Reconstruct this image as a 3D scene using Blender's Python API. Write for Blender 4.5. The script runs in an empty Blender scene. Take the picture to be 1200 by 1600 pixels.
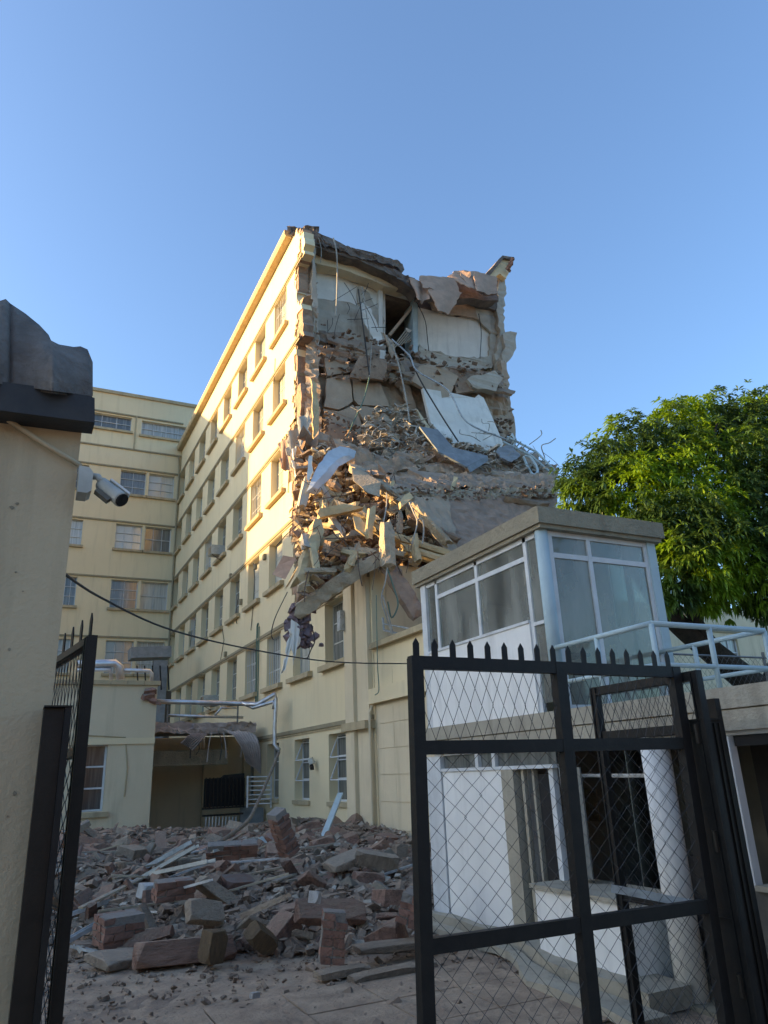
import bpy, bmesh, math, random
from mathutils import Vector, Matrix, noise
from mathutils.geometry import tessellate_polygon
random.seed(7)
S = bpy.context.scene
R = math.radians
# ------------------------------------------------------------------ camera
FPX, YAW, PITCH, ROLL, EYE = 1142.8, 0.46225, 0.34029, -0.041064, 1.9
fw = Vector((math.sin(YAW)*math.cos(PITCH), math.cos(YAW)*math.cos(PITCH), math.sin(PITCH)))
r0 = Vector((math.cos(YAW), -math.sin(YAW), 0)); u0 = r0.cross(fw)
rt = r0*math.cos(ROLL)+u0*math.sin(ROLL); up = -r0*math.sin(ROLL)+u0*math.cos(ROLL)
EYEP = Vector((0, 0, EYE))
cd = bpy.data.cameras.new('camera'); cam = bpy.data.objects.new('camera', cd); S.collection.objects.link(cam)
cd.sensor_fit = 'VERTICAL'; cd.sensor_height = 24; cd.lens = FPX/1600*24; cd.clip_start = .05; cd.clip_end = 2000
cam.matrix_world = Matrix(((rt.x, up.x, -fw.x, 0), (rt.y, up.y, -fw.y, 0), (rt.z, up.z, -fw.z, EYE), (0, 0, 0, 1)))
S.camera = cam
# ------------------------------------------------------------------ sky, sun, exposure
SUNV = Vector((-2.4, 1.0, .64)).normalized()          # towards the sun
w = bpy.data.worlds.new('World'); S.world = w; w.use_nodes = True
wn = w.node_tree; bg = wn.nodes['Background']
sky = wn.nodes.new('ShaderNodeTexSky'); sky.sky_type = 'NISHITA'; sky.sun_disc = False
sky.sun_elevation = math.asin(SUNV.z); sky.sun_rotation = math.atan2(SUNV.x, SUNV.y)
sky.altitude = 0; sky.air_density = 1.0; sky.dust_density = 2.1; sky.ozone_density = 8.7
wn.links.new(sky.outputs[0], bg.inputs[0]); bg.inputs[1].default_value = 0.132
sl = bpy.data.lights.new('sun', 'SUN'); sun = bpy.data.objects.new('sun', sl); S.collection.objects.link(sun)
sl.energy = 2.4; sl.angle = R(.5); sl.color = (1, .83, .58)
sun.rotation_euler = SUNV.to_track_quat('Z', 'Y').to_euler()
S.view_settings.view_transform = 'Standard'; S.view_settings.look = 'None'
S.view_settings.use_white_balance = True; S.view_settings.white_balance_temperature = 13300; S.view_settings.white_balance_tint = 13
S.view_settings.exposure = 2.38; S.view_settings.gamma = 1; S.view_settings.use_curve_mapping = False

# ------------------------------------------------------------------ pixel -> point on a real plane
def ray(px, py): return fw*FPX+rt*(px-600)+up*(800-py)
def on(ax, v, px, py):
    d = ray(px, py); return EYEP+d*((v-EYEP[ax])/d[ax])
def onX(v, px, py): return on(0, v, px, py)
def onY(v, px, py): return on(1, v, px, py)
def onZ(v, px, py): return on(2, v, px, py)
def proj(p):
    q = Vector(p)-EYEP; z = q.dot(fw); return 600+FPX*q.dot(rt)/z, 800-FPX*q.dot(up)/z

# ------------------------------------------------------------------ materials
MATS = {}
def mat(name, c1, c2=None, scale=3., rough=.85, bump=.15, bscale=25., metal=0., dust=0., rnd=0., stain=0., local=False, detail=6., dustc=(.27, .22, .19), spec=.3):
    m = bpy.data.materials.new(name); m.use_nodes = True; N = m.node_tree.nodes; L = m.node_tree.links
    b = N['Principled BSDF']; b.inputs['Roughness'].default_value = rough; b.inputs['Metallic'].default_value = metal
    b.inputs['Specular IOR Level'].default_value = spec
    if local: t = N.new('ShaderNodeTexCoord').outputs['Object']
    else: t = N.new('ShaderNodeNewGeometry').outputs['Position']
    c2 = c2 or tuple(x*.75 for x in c1)
    def nz(sc, det=detail, vec=t, dist=0.):
        n = N.new('ShaderNodeTexNoise'); n.inputs['Scale'].default_value = sc; n.inputs['Detail'].default_value = det
        n.inputs['Roughness'].default_value = .62; n.inputs['Distortion'].default_value = dist; L.new(vec, n.inputs['Vector']); return n.outputs[0]
    def ramp(f, a, c):
        r = N.new('ShaderNodeMapRange'); r.inputs[1].default_value = a; r.inputs[2].default_value = c; L.new(f, r.inputs[0]); return r.outputs[0]
    def mix(f, a, c, typ='MIX'):
        x = N.new('ShaderNodeMix'); x.data_type = 'RGBA'; x.blend_type = typ
        if isinstance(f, float): x.inputs[0].default_value = f
        else: L.new(f, x.inputs[0])
        for i, v in ((6, a), (7, c)):
            if isinstance(v, tuple): x.inputs[i].default_value = (*v, 1)
            else: L.new(v, x.inputs[i])
        return x.outputs[2]
    col = mix(ramp(nz(scale, dist=.4), .32, .68), c1, c2)
    if rnd:
        oi = N.new('ShaderNodeObjectInfo'); r = N.new('ShaderNodeMapRange'); r.inputs[3].default_value = 1-rnd; r.inputs[4].default_value = 1+rnd
        L.new(oi.outputs['Random'], r.inputs[0]); hs = N.new('ShaderNodeHueSaturation'); L.new(r.outputs[0], hs.inputs['Value']); L.new(col, hs.inputs['Color']); col = hs.outputs[0]
    if stain:                                            # runs of grime below sills and edges: stretched noise
        mp = N.new('ShaderNodeMapping'); mp.inputs['Scale'].default_value = (2.2, 2.2, .22); L.new(t, mp.inputs[0])
        col = mix(ramp(nz(1.4, 7., mp.outputs[0]), .52, .8), col, tuple(x*(1-stain) for x in c2))
        col = mix(ramp(nz(.35, 5.), .45, .75), col, tuple(x*(1-stain*.45) for x in c1))
    if dust:
        g = N.new('ShaderNodeNewGeometry'); sp = N.new('ShaderNodeSeparateXYZ'); L.new(g.outputs['Normal'], sp.inputs[0])
        a = ramp(sp.outputs[2], .15, .85); mm = N.new('ShaderNodeMath'); mm.operation = 'MULTIPLY'; L.new(a, mm.inputs[0])
        q = N.new('ShaderNodeMath'); q.operation = 'MULTIPLY'; q.inputs[1].default_value = dust*1.6; L.new(ramp(nz(4.), .25, .7), q.inputs[0]); L.new(q.outputs[0], mm.inputs[1]); mm.use_clamp = True
        col = mix(mm.outputs[0], col, dustc)
    L.new(col, b.inputs['Base Color'])
    if bump:
        bp = N.new('ShaderNodeBump'); bp.inputs['Strength'].default_value = min(1, bump*2); bp.inputs['Distance'].default_value = .02+bump*.06
        L.new(nz(bscale, 8.), bp.inputs['Height']); L.new(bp.outputs[0], b.inputs['Normal'])
    MATS[name] = m; return m
def glassy(name, tint, fac=.3, rough=.03, see=True, rnd=0.):
    m = bpy.data.materials.new(name); m.use_nodes = True; N = m.node_tree.nodes; L = m.node_tree.links
    for n in list(N):
        if n.type != 'OUTPUT_MATERIAL': N.remove(n)
    out = [n for n in N if n.type == 'OUTPUT_MATERIAL'][0]
    gl = N.new('ShaderNodeBsdfGlossy'); gl.inputs['Roughness'].default_value = rough; gl.inputs[0].default_value = (.9, .95, 1, 1)
    tr = N.new('ShaderNodeBsdfTransparent'); tr.inputs[0].default_value = (*tint, 1)
    df = N.new('ShaderNodeBsdfDiffuse'); df.inputs[0].default_value = (.50, .50, .44, 1)
    m1 = N.new('ShaderNodeMixShader'); m2 = N.new('ShaderNodeMixShader')
    g = N.new('ShaderNodeNewGeometry'); nz = N.new('ShaderNodeTexNoise'); nz.inputs['Scale'].default_value = 2.5; nz.inputs['Detail'].default_value = 8
    mp = N.new('ShaderNodeMapping'); mp.inputs['Scale'].default_value = (1, 1, .3); L.new(g.outputs['Position'], mp.inputs[0]); L.new(mp.outputs[0], nz.inputs['Vector'])
    mr = N.new('ShaderNodeMapRange'); mr.inputs[1].default_value = .35; mr.inputs[2].default_value = .8; mr.inputs[3].default_value = .16; mr.inputs[4].default_value = .6; L.new(nz.outputs[0], mr.inputs[0])
    L.new(mr.outputs[0], m1.inputs[0]); L.new(tr.outputs[0], m1.inputs[1]); L.new(df.outputs[0], m1.inputs[2])
    lw = N.new('ShaderNodeLayerWeight'); lw.inputs[0].default_value = fac
    L.new(lw.outputs['Fresnel'], m2.inputs[0]); L.new(m1.outputs[0], m2.inputs[1]); L.new(gl.outputs[0], m2.inputs[2]); L.new(m2.outputs[0], out.inputs[0])
    MATS[name] = m; return m
def pane_mat(name, c1, c2, rough=.12):
    """window pane seen from outside with a dim room or pale curtain right behind it"""
    m = bpy.data.materials.new(name); m.use_nodes = True; N = m.node_tree.nodes; L = m.node_tree.links; b = N['Principled BSDF']
    oi = N.new('ShaderNodeObjectInfo'); tc = N.new('ShaderNodeTexCoord')
    mp = N.new('ShaderNodeMapping'); mp.inputs['Scale'].default_value = (9, 9, .5); L.new(tc.outputs['Object'], mp.inputs[0])
    n = N.new('ShaderNodeTexNoise'); n.inputs['Scale'].default_value = 1.5; n.noise_dimensions = '4D'; L.new(mp.outputs[0], n.inputs['Vector'])
    ml = N.new('ShaderNodeMath'); ml.operation = 'MULTIPLY'; ml.inputs[1].default_value = 40; L.new(oi.outputs['Random'], ml.inputs[0]); L.new(ml.outputs[0], n.inputs['W'])
    ad = N.new('ShaderNodeMath'); ad.operation = 'ADD'; L.new(n.outputs[0], ad.inputs[0]); L.new(oi.outputs['Random'], ad.inputs[1])
    mr = N.new('ShaderNodeMapRange'); mr.inputs[1].default_value = .6; mr.inputs[2].default_value = 1.35; L.new(ad.outputs[0], mr.inputs[0])
    x = N.new('ShaderNodeMix'); x.data_type = 'RGBA'; L.new(mr.outputs[0], x.inputs[0]); x.inputs[6].default_value = (*c1, 1); x.inputs[7].default_value = (*c2, 1)
    L.new(x.outputs[2], b.inputs['Base Color']); b.inputs['Roughness'].default_value = rough; b.inputs['Specular IOR Level'].default_value = .8
    MATS[name] = m; return m
CREAM = mat('cream_plaster', (.78, .625, .405), (.73, .575, .37), .5, .9, .06, 30, stain=.16)
CREAMG = mat('cream_plaster_grubby', (.73, .59, .41), (.64, .505, .345), .9, .9, .1, 22, stain=.3)
SILLM = mat('sill_plaster', (.52, .40, .25), (.40, .30, .19), 4, .9, .12, 30, stain=.3)
COURSE = mat('course_paint', (.33, .27, .17), (.26, .21, .14), 4, .9, .1, 30)
LEFTW = mat('left_wall_paint', (.62, .475, .32), (.53, .40, .265), 1.6, .9, .16, 30, stain=.42)
WHITEW = mat('white_room_plaster', (.78, .75, .68), (.64, .61, .55), 1.6, .9, .1, 14, stain=.35)
GREYW = mat('scuffed_grey_plaster', (.52, .46, .38), (.38, .32, .265), 2.2, .92, .2, 12, stain=.4)
BROWN = mat('exposed_brown_masonry', (.44, .285, .20), (.24, .155, .115), 2.6, .95, .5, 9, dust=.6, detail=10)
BROWND = mat('dusty_slab_top', (.50, .335, .235), (.25, .165, .12), 1.7, .95, .5, 7, dust=.5, detail=10)
BROWNP = mat('brown_dusty_plaster', (.52, .375, .275), (.38, .27, .20), 1.6, .93, .25, 10, stain=.25)
CONC = mat('broken_concrete', (.54, .43, .31), (.34, .265, .19), 3, .95, .55, 14, dust=.5, detail=10)
TANC = mat('tan_plastered_concrete', (.62, .46, .27), (.45, .33, .20), 3, .93, .35, 14, detail=9)
ROOFM = mat('torn_roof_membrane', (.48, .305, .225), (.34, .22, .165), 3, .8, .3, 12)
ROOFD = mat('dark_roof_edge', (.22, .17, .14), (.12, .095, .085), 3, .9, .5, 12, dust=.5, detail=9)
BRICK = mat('red_brick', (.33, .155, .115), (.20, .115, .09), 8, .92, .3, 30, dust=.5, rnd=.2, local=True)
MORT = mat('grey_mortar', (.30, .27, .24), (.22, .2, .18), 8, .95, .4, 30, dust=.4, local=True)
RUB1 = mat('rubble_reddish', (.37, .20, .15), (.17, .095, .073), 4, .95, .5, 14, dust=.75, rnd=.3, local=True, detail=9, dustc=(.42, .28, .205))
RUB2 = mat('rubble_grey', (.38, .29, .22), (.23, .17, .13), 4, .95, .5, 14, dust=.7, rnd=.3, local=True, detail=9, dustc=(.47, .345, .255))
RUB3 = mat('rubble_plastered', (.33, .28, .21), (.2, .16, .13), 2, .95, .4, 14, dust=.5, rnd=.25, local=True, detail=9)
RUBW = mat('rubble_pale', (.62, .61, .58), (.45, .43, .4), 3, .9, .4, 14, local=True)
DUSTG = mat('dusty_yard', (.56, .385, .27), (.30, .20, .145), 2.2, .95, .5, 16, detail=12)
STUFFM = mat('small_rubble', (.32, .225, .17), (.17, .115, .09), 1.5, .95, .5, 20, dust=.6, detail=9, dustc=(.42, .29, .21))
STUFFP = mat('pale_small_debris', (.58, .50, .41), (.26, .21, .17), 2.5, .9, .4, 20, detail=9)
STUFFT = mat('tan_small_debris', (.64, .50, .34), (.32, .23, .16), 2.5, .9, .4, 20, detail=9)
METAL = mat('silver_duct', (.62, .63, .64), (.42, .43, .44), 5, .38, .05, 20, metal=.75)
STRIP = mat('bare_metal_strip', (.50, .54, .55), (.26, .28, .28), 7, .5, .1, 20, metal=.35)
BLACK = mat('black_gate_paint', (.008, .008, .0085), (.016, .015, .014), 9, .5, .06, 60, spec=.3)
DARKP = mat('dark_brown_gate_paint', (.012, .009, .007), (.022, .016, .012), 7, .5, .06, 50)
WIRE = mat('gate_wire', (.065, .065, .066), (.035, .035, .035), 9, .5, 0, metal=.3)
GALV = mat('galvanised_wire', (.22, .22, .21), (.12, .11, .10), 9, .5, 0, metal=.4)
WIREB = mat('dark_cable', (.05, .045, .042), None, 9, .7, 0)
WIREW = mat('pale_cable', (.42, .39, .34), (.22, .20, .17), 5, .7, 0)
WIREG = mat('green_cable', (.07, .17, .13), (.10, .16, .13), 5, .7, 0)
REBAR = mat('rusty_rebar', (.15, .095, .07), (.10, .075, .06), 12, .8, .2)
BLUEP = mat('pale_blue_paint', (.40, .54, .56), (.31, .44, .47), 3, .6, .12, 30, stain=.25)
WHITEP = mat('white_frame_paint', (.66, .68, .68), (.50, .51, .50), 4, .6, .1, 30, stain=.25)
WPANEL = mat('white_panel_paint', (.82, .80, .76), (.70, .69, .66), 1.5, .75, .06, 30, stain=.32)
CONCR = mat('weathered_concrete', (.36, .30, .215), (.22, .185, .135), 2.5, .93, .35, 18, stain=.4, detail=9)
CONCF = mat('fascia_concrete', (.44, .385, .30), (.34, .295, .235), 2, .93, .3, 25, stain=.4, detail=9)
DARK = mat('dark_interior', (.028, .026, .025), (.018, .017, .017), 2, .9, .1)  # near-black holds the shade of an open interior; also dark door and chair
DARKG = mat('dim_interior_wall', (.14, .13, .11), (.09, .085, .075), 2, .9, .1)  # dark tone holds the shade of unlit rooms; also plain dark parts
SLATE = mat('blue_grey_sheet', (.24, .27, .28), (.15, .17, .18), 3, .5, .15, 10)
MATTR = mat('pale_blue_cloth', (.52, .58, .62), (.40, .46, .51), 3, .9, .15, 12)
CLOTHG = mat('grey_dusty_cloth', (.50, .46, .40), (.33, .30, .26), 2.5, .95, .4, 10)
PINK = mat('mauve_insulation', (.27, .185, .20), (.16, .12, .13), 3, .95, .6, 10)
CORR = mat('mauve_corrugated_sheet', (.52, .44, .40), (.33, .27, .25), 3, .7, .15, 14)
TREEB = mat('bark', (.055, .042, .034), (.03, .025, .02), 5, .95, .6, 8)
GUTTER = mat('dark_gutter', (.028, .030, .034), (.055, .055, .055), 3, .6, .1, 20)
SHEETR = mat('worn_roof_sheet', (.24, .215, .195), (.12, .10, .09), 4.5, .85, .45, 14, stain=.5, detail=10)
GREYP = mat('grey_plastic', (.50, .50, .45), (.36, .36, .32), 6, .5, .05, 30)
MOSS = mat('green_weed', (.055, .065, .03), (.08, .07, .03), 4, .95, .6, 8)
PANE = pane_mat('window_pane', (.09, .10, .10), (.52, .52, .47))
PANED = pane_mat('dark_window_pane', (.045, .05, .052), (.26, .27, .25))
GLASS = glassy('booth_glass', (.72, .76, .70), .24)

# leaf material: dark leaves; lime patches mix new flush with painted sunlit clumps
def leaf_mat():
    m = bpy.data.materials.new('mango_leaf'); m.use_nodes = True; N = m.node_tree.nodes; L = m.node_tree.links; b = N['Principled BSDF']
    g = N.new('ShaderNodeNewGeometry')
    n = N.new('ShaderNodeTexNoise'); n.inputs['Scale'].default_value = .45; n.inputs['Detail'].default_value = 2; L.new(g.outputs['Position'], n.inputs['Vector'])
    r = N.new('ShaderNodeMapRange'); r.inputs[1].default_value = .50; r.inputs[2].default_value = .60; L.new(n.outputs[0], r.inputs[0])
    n2 = N.new('ShaderNodeTexNoise'); n2.inputs['Scale'].default_value = 3; L.new(g.outputs['Position'], n2.inputs['Vector'])
    a = N.new('ShaderNodeMix'); a.data_type = 'RGBA'; a.inputs[6].default_value = (.026, .068, .018, 1); a.inputs[7].default_value = (.06, .125, .035, 1); L.new(n2.outputs[0], a.inputs[0])
    x = N.new('ShaderNodeMix'); x.data_type = 'RGBA'; L.new(r.outputs[0], x.inputs[0]); L.new(a.outputs[2], x.inputs[6]); x.inputs[7].default_value = (.15, .27, .025, 1)
    L.new(x.outputs[2], b.inputs['Base Color']); b.inputs['Roughness'].default_value = .42; b.inputs['Specular IOR Level'].default_value = .45
    t = N.new('ShaderNodeBsdfTranslucent'); hs = N.new('ShaderNodeHueSaturation'); hs.inputs['Value'].default_value = 1.5; L.new(x.outputs[2], hs.inputs['Color']); L.new(hs.outputs[0], t.inputs[0])
    ms = N.new('ShaderNodeMixShader'); ms.inputs[0].default_value = .35; L.new(b.outputs[0], ms.inputs[1]); L.new(t.outputs[0], ms.inputs[2])
    L.new(ms.outputs[0], [q for q in N if q.type == 'OUTPUT_MATERIAL'][0].inputs[0]); return m
LEAF = leaf_mat()

# ------------------------------------------------------------------ builders
WL = {}
def tag(o, label=None, cat=None, group=None, kind=None):
    if label: o['label'] = label
    if cat: o['category'] = cat
    if group: o['group'] = group
    if kind: o['kind'] = kind
    return o
def thing(name, loc, label, cat, group=None):
    o = bpy.data.objects.new(name, None); S.collection.objects.link(o); o.location = loc; o.empty_display_size = .2
    WL[o] = Vector(loc); return tag(o, label, cat, group)
class MB:
    def __init__(s): s.v = []; s.f = []
    def add(s, vs, fs):
        n = len(s.v); s.v += [tuple(v) for v in vs]; s.f += [tuple(i+n for i in f) for f in fs]; return s
    def box(s, x0, x1, y0, y1, z0, z1):
        return s.add([(x, y, z) for z in (z0, z1) for y in (y0, y1) for x in (x0, x1)],
                     [(0, 2, 3, 1), (4, 5, 7, 6), (0, 1, 5, 4), (2, 6, 7, 3), (0, 4, 6, 2), (1, 3, 7, 5)])
    def obox(s, c, ax, ay, az):                       # centre and three half-vectors
        c, ax, ay, az = map(Vector, (c, ax, ay, az))
        return s.add([c+ax*i+ay*j+az*k for k in (-1, 1) for j in (-1, 1) for i in (-1, 1)],
                     [(0, 2, 3, 1), (4, 5, 7, 6), (0, 1, 5, 4), (2, 6, 7, 3), (0, 4, 6, 2), (1, 3, 7, 5)])
    def bar(s, a, b, w_, h_, ref=(0, 0, 1)):          # rectangular bar from a to b
        a, b = Vector(a), Vector(b); d = (b-a); ref = Vector(ref)
        if abs(d.normalized().dot(ref)) > .98: ref = Vector((1, 0, 0))
        sx = d.cross(ref).normalized()*w_/2; sy = sx.cross(d).normalized()*h_/2
        return s.obox((a+b)/2, d/2, sx, sy)
    def tube(s, pts, r_, n=6, caps=True):
        pts = [Vector(p) for p in pts]; rs = r_ if isinstance(r_, (list, tuple)) else [r_]*len(pts)
        vs = []; prev = None
        for i, p in enumerate(pts):
            d = (pts[min(i+1, len(pts)-1)]-pts[max(i-1, 0)]).normalized()
            if prev is None:
                prev = d.orthogonal().normalized()
            a = (prev-d*prev.dot(d));
            a = a.normalized() if a.length > 1e-6 else d.orthogonal().normalized()
            prev = a; b = d.cross(a)
            vs += [p+(a*math.cos(2*math.pi*k/n)+b*math.sin(2*math.pi*k/n))*rs[i] for k in range(n)]
        fs = [(i*n+k, i*n+(k+1) % n, (i+1)*n+(k+1) % n, (i+1)*n+k) for i in range(len(pts)-1) for k in range(n)]
        if caps and n > 2: fs += [tuple(range(n-1, -1, -1)), tuple((len(pts)-1)*n+k for k in range(n))]
        return s.add(vs, fs)
    def prism(s, pts, ext, jag=0., step=0., rough=0.):   # planar-ish polygon extruded by vector
        pts = [Vector(p) for p in pts]; ext = Vector(ext)
        if step:
            q = []
            for i, p in enumerate(pts):
                nx = pts[(i+1) % len(pts)]; k = max(1, int((nx-p).length/step))
                for j in range(k):
                    v = p.lerp(nx, j/k)
                    if j or jag: v = v+Vector((random.uniform(-jag, jag), random.uniform(-jag, jag)*.5, random.uniform(-jag, jag)))
                    q.append(v)
            pts = q
        n = len(pts)
        tris = tessellate_polygon([pts])
        b = [p+ext*(1+random.uniform(-rough, rough)) for p in pts]
        nrm = Vector((0, 0, 0))
        for i in range(n): nrm += pts[i].cross(pts[(i+1) % n])
        flip = nrm.dot(ext) > 0
        fs = []
        for t in tris:
            t = tuple(t)
            tn = (pts[t[1]]-pts[t[0]]).cross(pts[t[2]]-pts[t[0]])
            if tn.dot(ext) > 0: t = t[::-1]
            fs.append(t); fs.append(tuple(i+n for i in t[::-1]))
        for i in range(n):
            j = (i+1) % n
            fs.append((i, i+n, j+n, j) if flip is False else (i, j, j+n, i+n))
        return s.add(pts+b, fs)
    def build(s, name, m, parent=None, smooth=False):
        n = max(1, len(s.v)); xs = [v[0] for v in s.v]; ys = [v[1] for v in s.v]; zs = [v[2] for v in s.v]
        c = Vector(((min(xs)+max(xs))/2, (min(ys)+max(ys))/2, min(zs)))
        me = bpy.data.meshes.new(name); me.from_pydata([(v[0]-c.x, v[1]-c.y, v[2]-c.z) for v in s.v], [], s.f); me.update()
        me.materials.append(m)
        if smooth: me.polygons.foreach_set('use_smooth', [True]*len(me.polygons))
        o = bpy.data.objects.new(name, me); S.collection.objects.link(o)
        o.location = c-(WL[parent] if parent else Vector((0, 0, 0)))
        if parent: o.parent = parent
        WL[o] = c; return o
def copy_tree(o, parent=None, **kw):
    c = o.copy(); S.collection.objects.link(c)
    if parent: c.parent = parent
    for ch in list(o.children): copy_tree(ch, c)
    return c
def nz(p, s=1.): return noise.noise(Vector(p)*s)
def cellh(p, s):
    d, pts = noise.voronoi(Vector(p)*s); q = pts[0]
    return (math.sin(q.x*127.1+q.y*311.7+q.z*74.7)*43758.5453) % 1.0, d[1]-d[0]
def crag(mb, quad, nu, nv, amp, sc=1.6, dirv=(0, -1, 0), fine=.04, tilt=.35, an=(1, 1, 1)):
    """broken masonry relief over a quad (tl,tr,br,bl): faceted cells pushed in and out, with fine roughness"""
    tl, tr, br, bl = map(Vector, quad); dv = Vector(dirv); vs = []
    for j in range(nv+1):
        for i in range(nu+1):
            u, v = i/nu, j/nv
            p = tl.lerp(tr, u).lerp(bl.lerp(br, u), v)
            pa = Vector((p.x*an[0], p.y*an[1], p.z*an[2])); h, e = cellh(pa, sc); h2, e2 = cellh(pa+Vector((7, 3, 1)), sc*2.7)
            k = (h-.4)*amp+(h2-.5)*amp*.45+nz(p, 3.1)*amp*tilt-(amp*.35 if e < .05 else 0)
            ed = min(u, 1-u, v, 1-v)
            q = p+dv*k+Vector((nz(p, 9), nz(p+Vector((5, 5, 5)), 9), nz(p+Vector((9, 1, 4)), 9)))*fine*2
            if ed < .01: q = q+Vector((nz(p, 4.3), 0, nz(p+Vector((2, 2, 2)), 4.3)))*amp*.8
            vs.append(q)
    W = nu+1
    return mb.add(vs, [(j*W+i, j*W+i+1, (j+1)*W+i+1, (j+1)*W+i) for j in range(nv) for i in range(nu)])
def shard(mb, p, s, flat=.5, elong=1.6, rot=None):
    """one small irregular angular fragment"""
    e = rot or (Matrix.Rotation(random.uniform(0, 6.28), 3, 'Z') @ Matrix.Rotation(random.gauss(0, .5), 3, 'X') @ Matrix.Rotation(random.gauss(0, .4), 3, 'Y'))
    hx, hy, hz = s*random.uniform(.7, elong)/2, s*random.uniform(.5, 1)/2, s*flat*random.uniform(.4, 1)/2
    vs = []
    for k in (-1, 1):
        for j in (-1, 1):
            for i in (-1, 1):
                t = .8 if k > 0 else 1
                vs.append(Vector(p)+e @ Vector((i*hx*t*random.uniform(.65, 1.1), j*hy*t*random.uniform(.65, 1.1), k*hz*random.uniform(.7, 1.1))))
    return mb.add(vs, [(0, 2, 3, 1), (4, 5, 7, 6), (0, 1, 5, 4), (2, 6, 7, 3), (0, 4, 6, 2), (1, 3, 7, 5)])
def catmull(pts, n=6):
    P = [Vector(p) for p in pts]; P = [P[0]*2-P[1]]+P+[P[-1]*2-P[-2]]; o = []
    for i in range(1, len(P)-2):
        a, b, c, d = P[i-1:i+3]
        for k in range(n):
            t = k/n; o.append(.5*((2*b)+(c-a)*t+(2*a-5*b+4*c-d)*t*t+(3*b-a-3*c+d)*t**3))
    o.append(P[-2]); return o

# ================================================================== ground
g = MB(); NG = 70
xs = [-60+i*2 for i in range(20)]+[-20+i*.5 for i in range(100)]+[30+i*10 for i in range(60)]
ys = [-60+i*5 for i in range(12)]+[i*.5 for i in range(80)]+[40+i*10 for i in range(60)]
W = len(xs)
g.add([(x, y, (.02*nz((x, y, 0), .8) if 0 < y < 24 and -1 < x < 9 else 0)-.02) for y in ys for x in xs],
      [(j*W+i, j*W+i+1, (j+1)*W+i+1, (j+1)*W+i) for j in range(len(ys)-1) for i in range(W-1)])
tag(g.build('ground', DUSTG), kind='structure', label='dusty grey brown paved yard strewn with grit')

# ================================================================== main hospital block
X0, Y1, X1 = 8.09, 46.7, 18.2
CZ = [3.2, 6.88, 10.47, 14.0, 17.65, 21.2]             # string courses
main = thing('hospital_block', (X0, 30, 0), 'six storey cream hospital block with its near end torn off', 'building')
WCEN = [25.35+2.945*k for k in range(-2, 8)]
def lim(py):                                           # torn edge of the facade, as read on the facade plane
    T = [(300, 452), (357, 464), (366, 474), (400, 474), (440, 469), (470, 472), (520, 471), (560, 467), (600, 469), (655, 468), (672, 456), (690, 447), (720, 455), (745, 461), (800, 462), (885, 464), (955, 472)]
    for (a, xa), (b, xb) in zip(T, T[1:]):
        if py <= b: return xa+(xb-xa)*max(0, (py-a)/(b-a))
    return 472
def solid(y, z):
    px, py = proj((X0, y, z))
    if py < 955 and px > lim(py):
        if px <= 472: return False
        T = [(472, 955), (520, 928), (560, 893), (590, 876)]
        for (a, ya), (b, yb) in zip(T, T[1:]):
            if px <= b: return py > ya+(yb-ya)*(px-a)/(b-a)
        return py > 874
    return True
def off(fl): return [.35, .3, .2, .1, .0, -.1, -.25][fl]
wins = []                                               # (yc, z0, z1, width, floor)
for fl, cz in enumerate(CZ):
    for k, yc in enumerate(WCEN):
        y = yc+off(fl)
        if fl == 0: wins.append((y-.1, 1.16, 2.95, 1.35, fl))
        else: wins.append((y, cz-1.93, cz-.14, 1.62, fl))
def wall_cells(mb, ybr, zbr, hole, ok, X, th):
    """facade sheet with real thickness made of cells; broken margins get jittered corners"""
    ny, nzz = len(ybr)-1, len(zbr)-1
    sol = [[ok((ybr[i]+ybr[i+1])/2, (zbr[j]+zbr[j+1])/2) and not hole((ybr[i]+ybr[i+1])/2, (zbr[j]+zbr[j+1])/2) for i in range(ny)] for j in range(nzz)]
    gone = [[not ok((ybr[i]+ybr[i+1])/2, (zbr[j]+zbr[j+1])/2) for i in range(ny)] for j in range(nzz)]
    vid = {}
    def V(i, j, s):
        if (i, j, s) in vid: return vid[i, j, s]
        y, z = ybr[i], zbr[j]
        nb = any(gone[b][a] for a in (i-1, i) for b in (j-1, j) if 0 <= a < ny and 0 <= b < nzz)
        if nb: y += nz((i*1.7, j*2.3, 0), 1.3)*.22; z += nz((i*2.7, j*1.3, 5), 1.1)*.16
        x = X+(th if s else 0)+(nz((y, z, s), 3)*.03 if nb and s else 0)
        vid[i, j, s] = len(mb.v); mb.v.append((x, y, z)); return vid[i, j, s]
    for j in range(nzz):
        for i in range(ny):
            if not sol[j][i]: continue
            mb.f.append((V(i, j, 0), V(i, j+1, 0), V(i+1, j+1, 0), V(i+1, j, 0)))
            mb.f.append((V(i, j, 1), V(i+1, j, 1), V(i+1, j+1, 1), V(i, j+1, 1)))
            for di, dj, e in ((-1, 0, ((i, j), (i, j+1))), (1, 0, ((i+1, j+1), (i+1, j))), (0, -1, ((i+1, j), (i, j))), (0, 1, ((i, j+1), (i+1, j+1)))):
                a, b = i+di, j+dj
                if not (0 <= a < ny and 0 <= b < nzz) or not sol[b][a]:
                    p, q = e; mb.f.append((V(*p, 0), V(*p, 1), V(*q, 1), V(*q, 0)))
ybr = {17.2, Y1}; zbr = {0., 23.0}
for (yc, z0, z1, w_, fl) in wins: ybr |= {round(yc-w_/2, 3), round(yc+w_/2, 3)}; zbr |= {z0, z1}
y = 17.2
while y < 26.5: ybr.add(round(y, 3)); y += .27
z = 5.8
while z < 23: zbr.add(round(z, 3)); z += .21
ybr = sorted(ybr); ybr = [a for i, a in enumerate(ybr) if i == 0 or a-ybr[i-1] > .004]
zbr = sorted(zbr)
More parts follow.
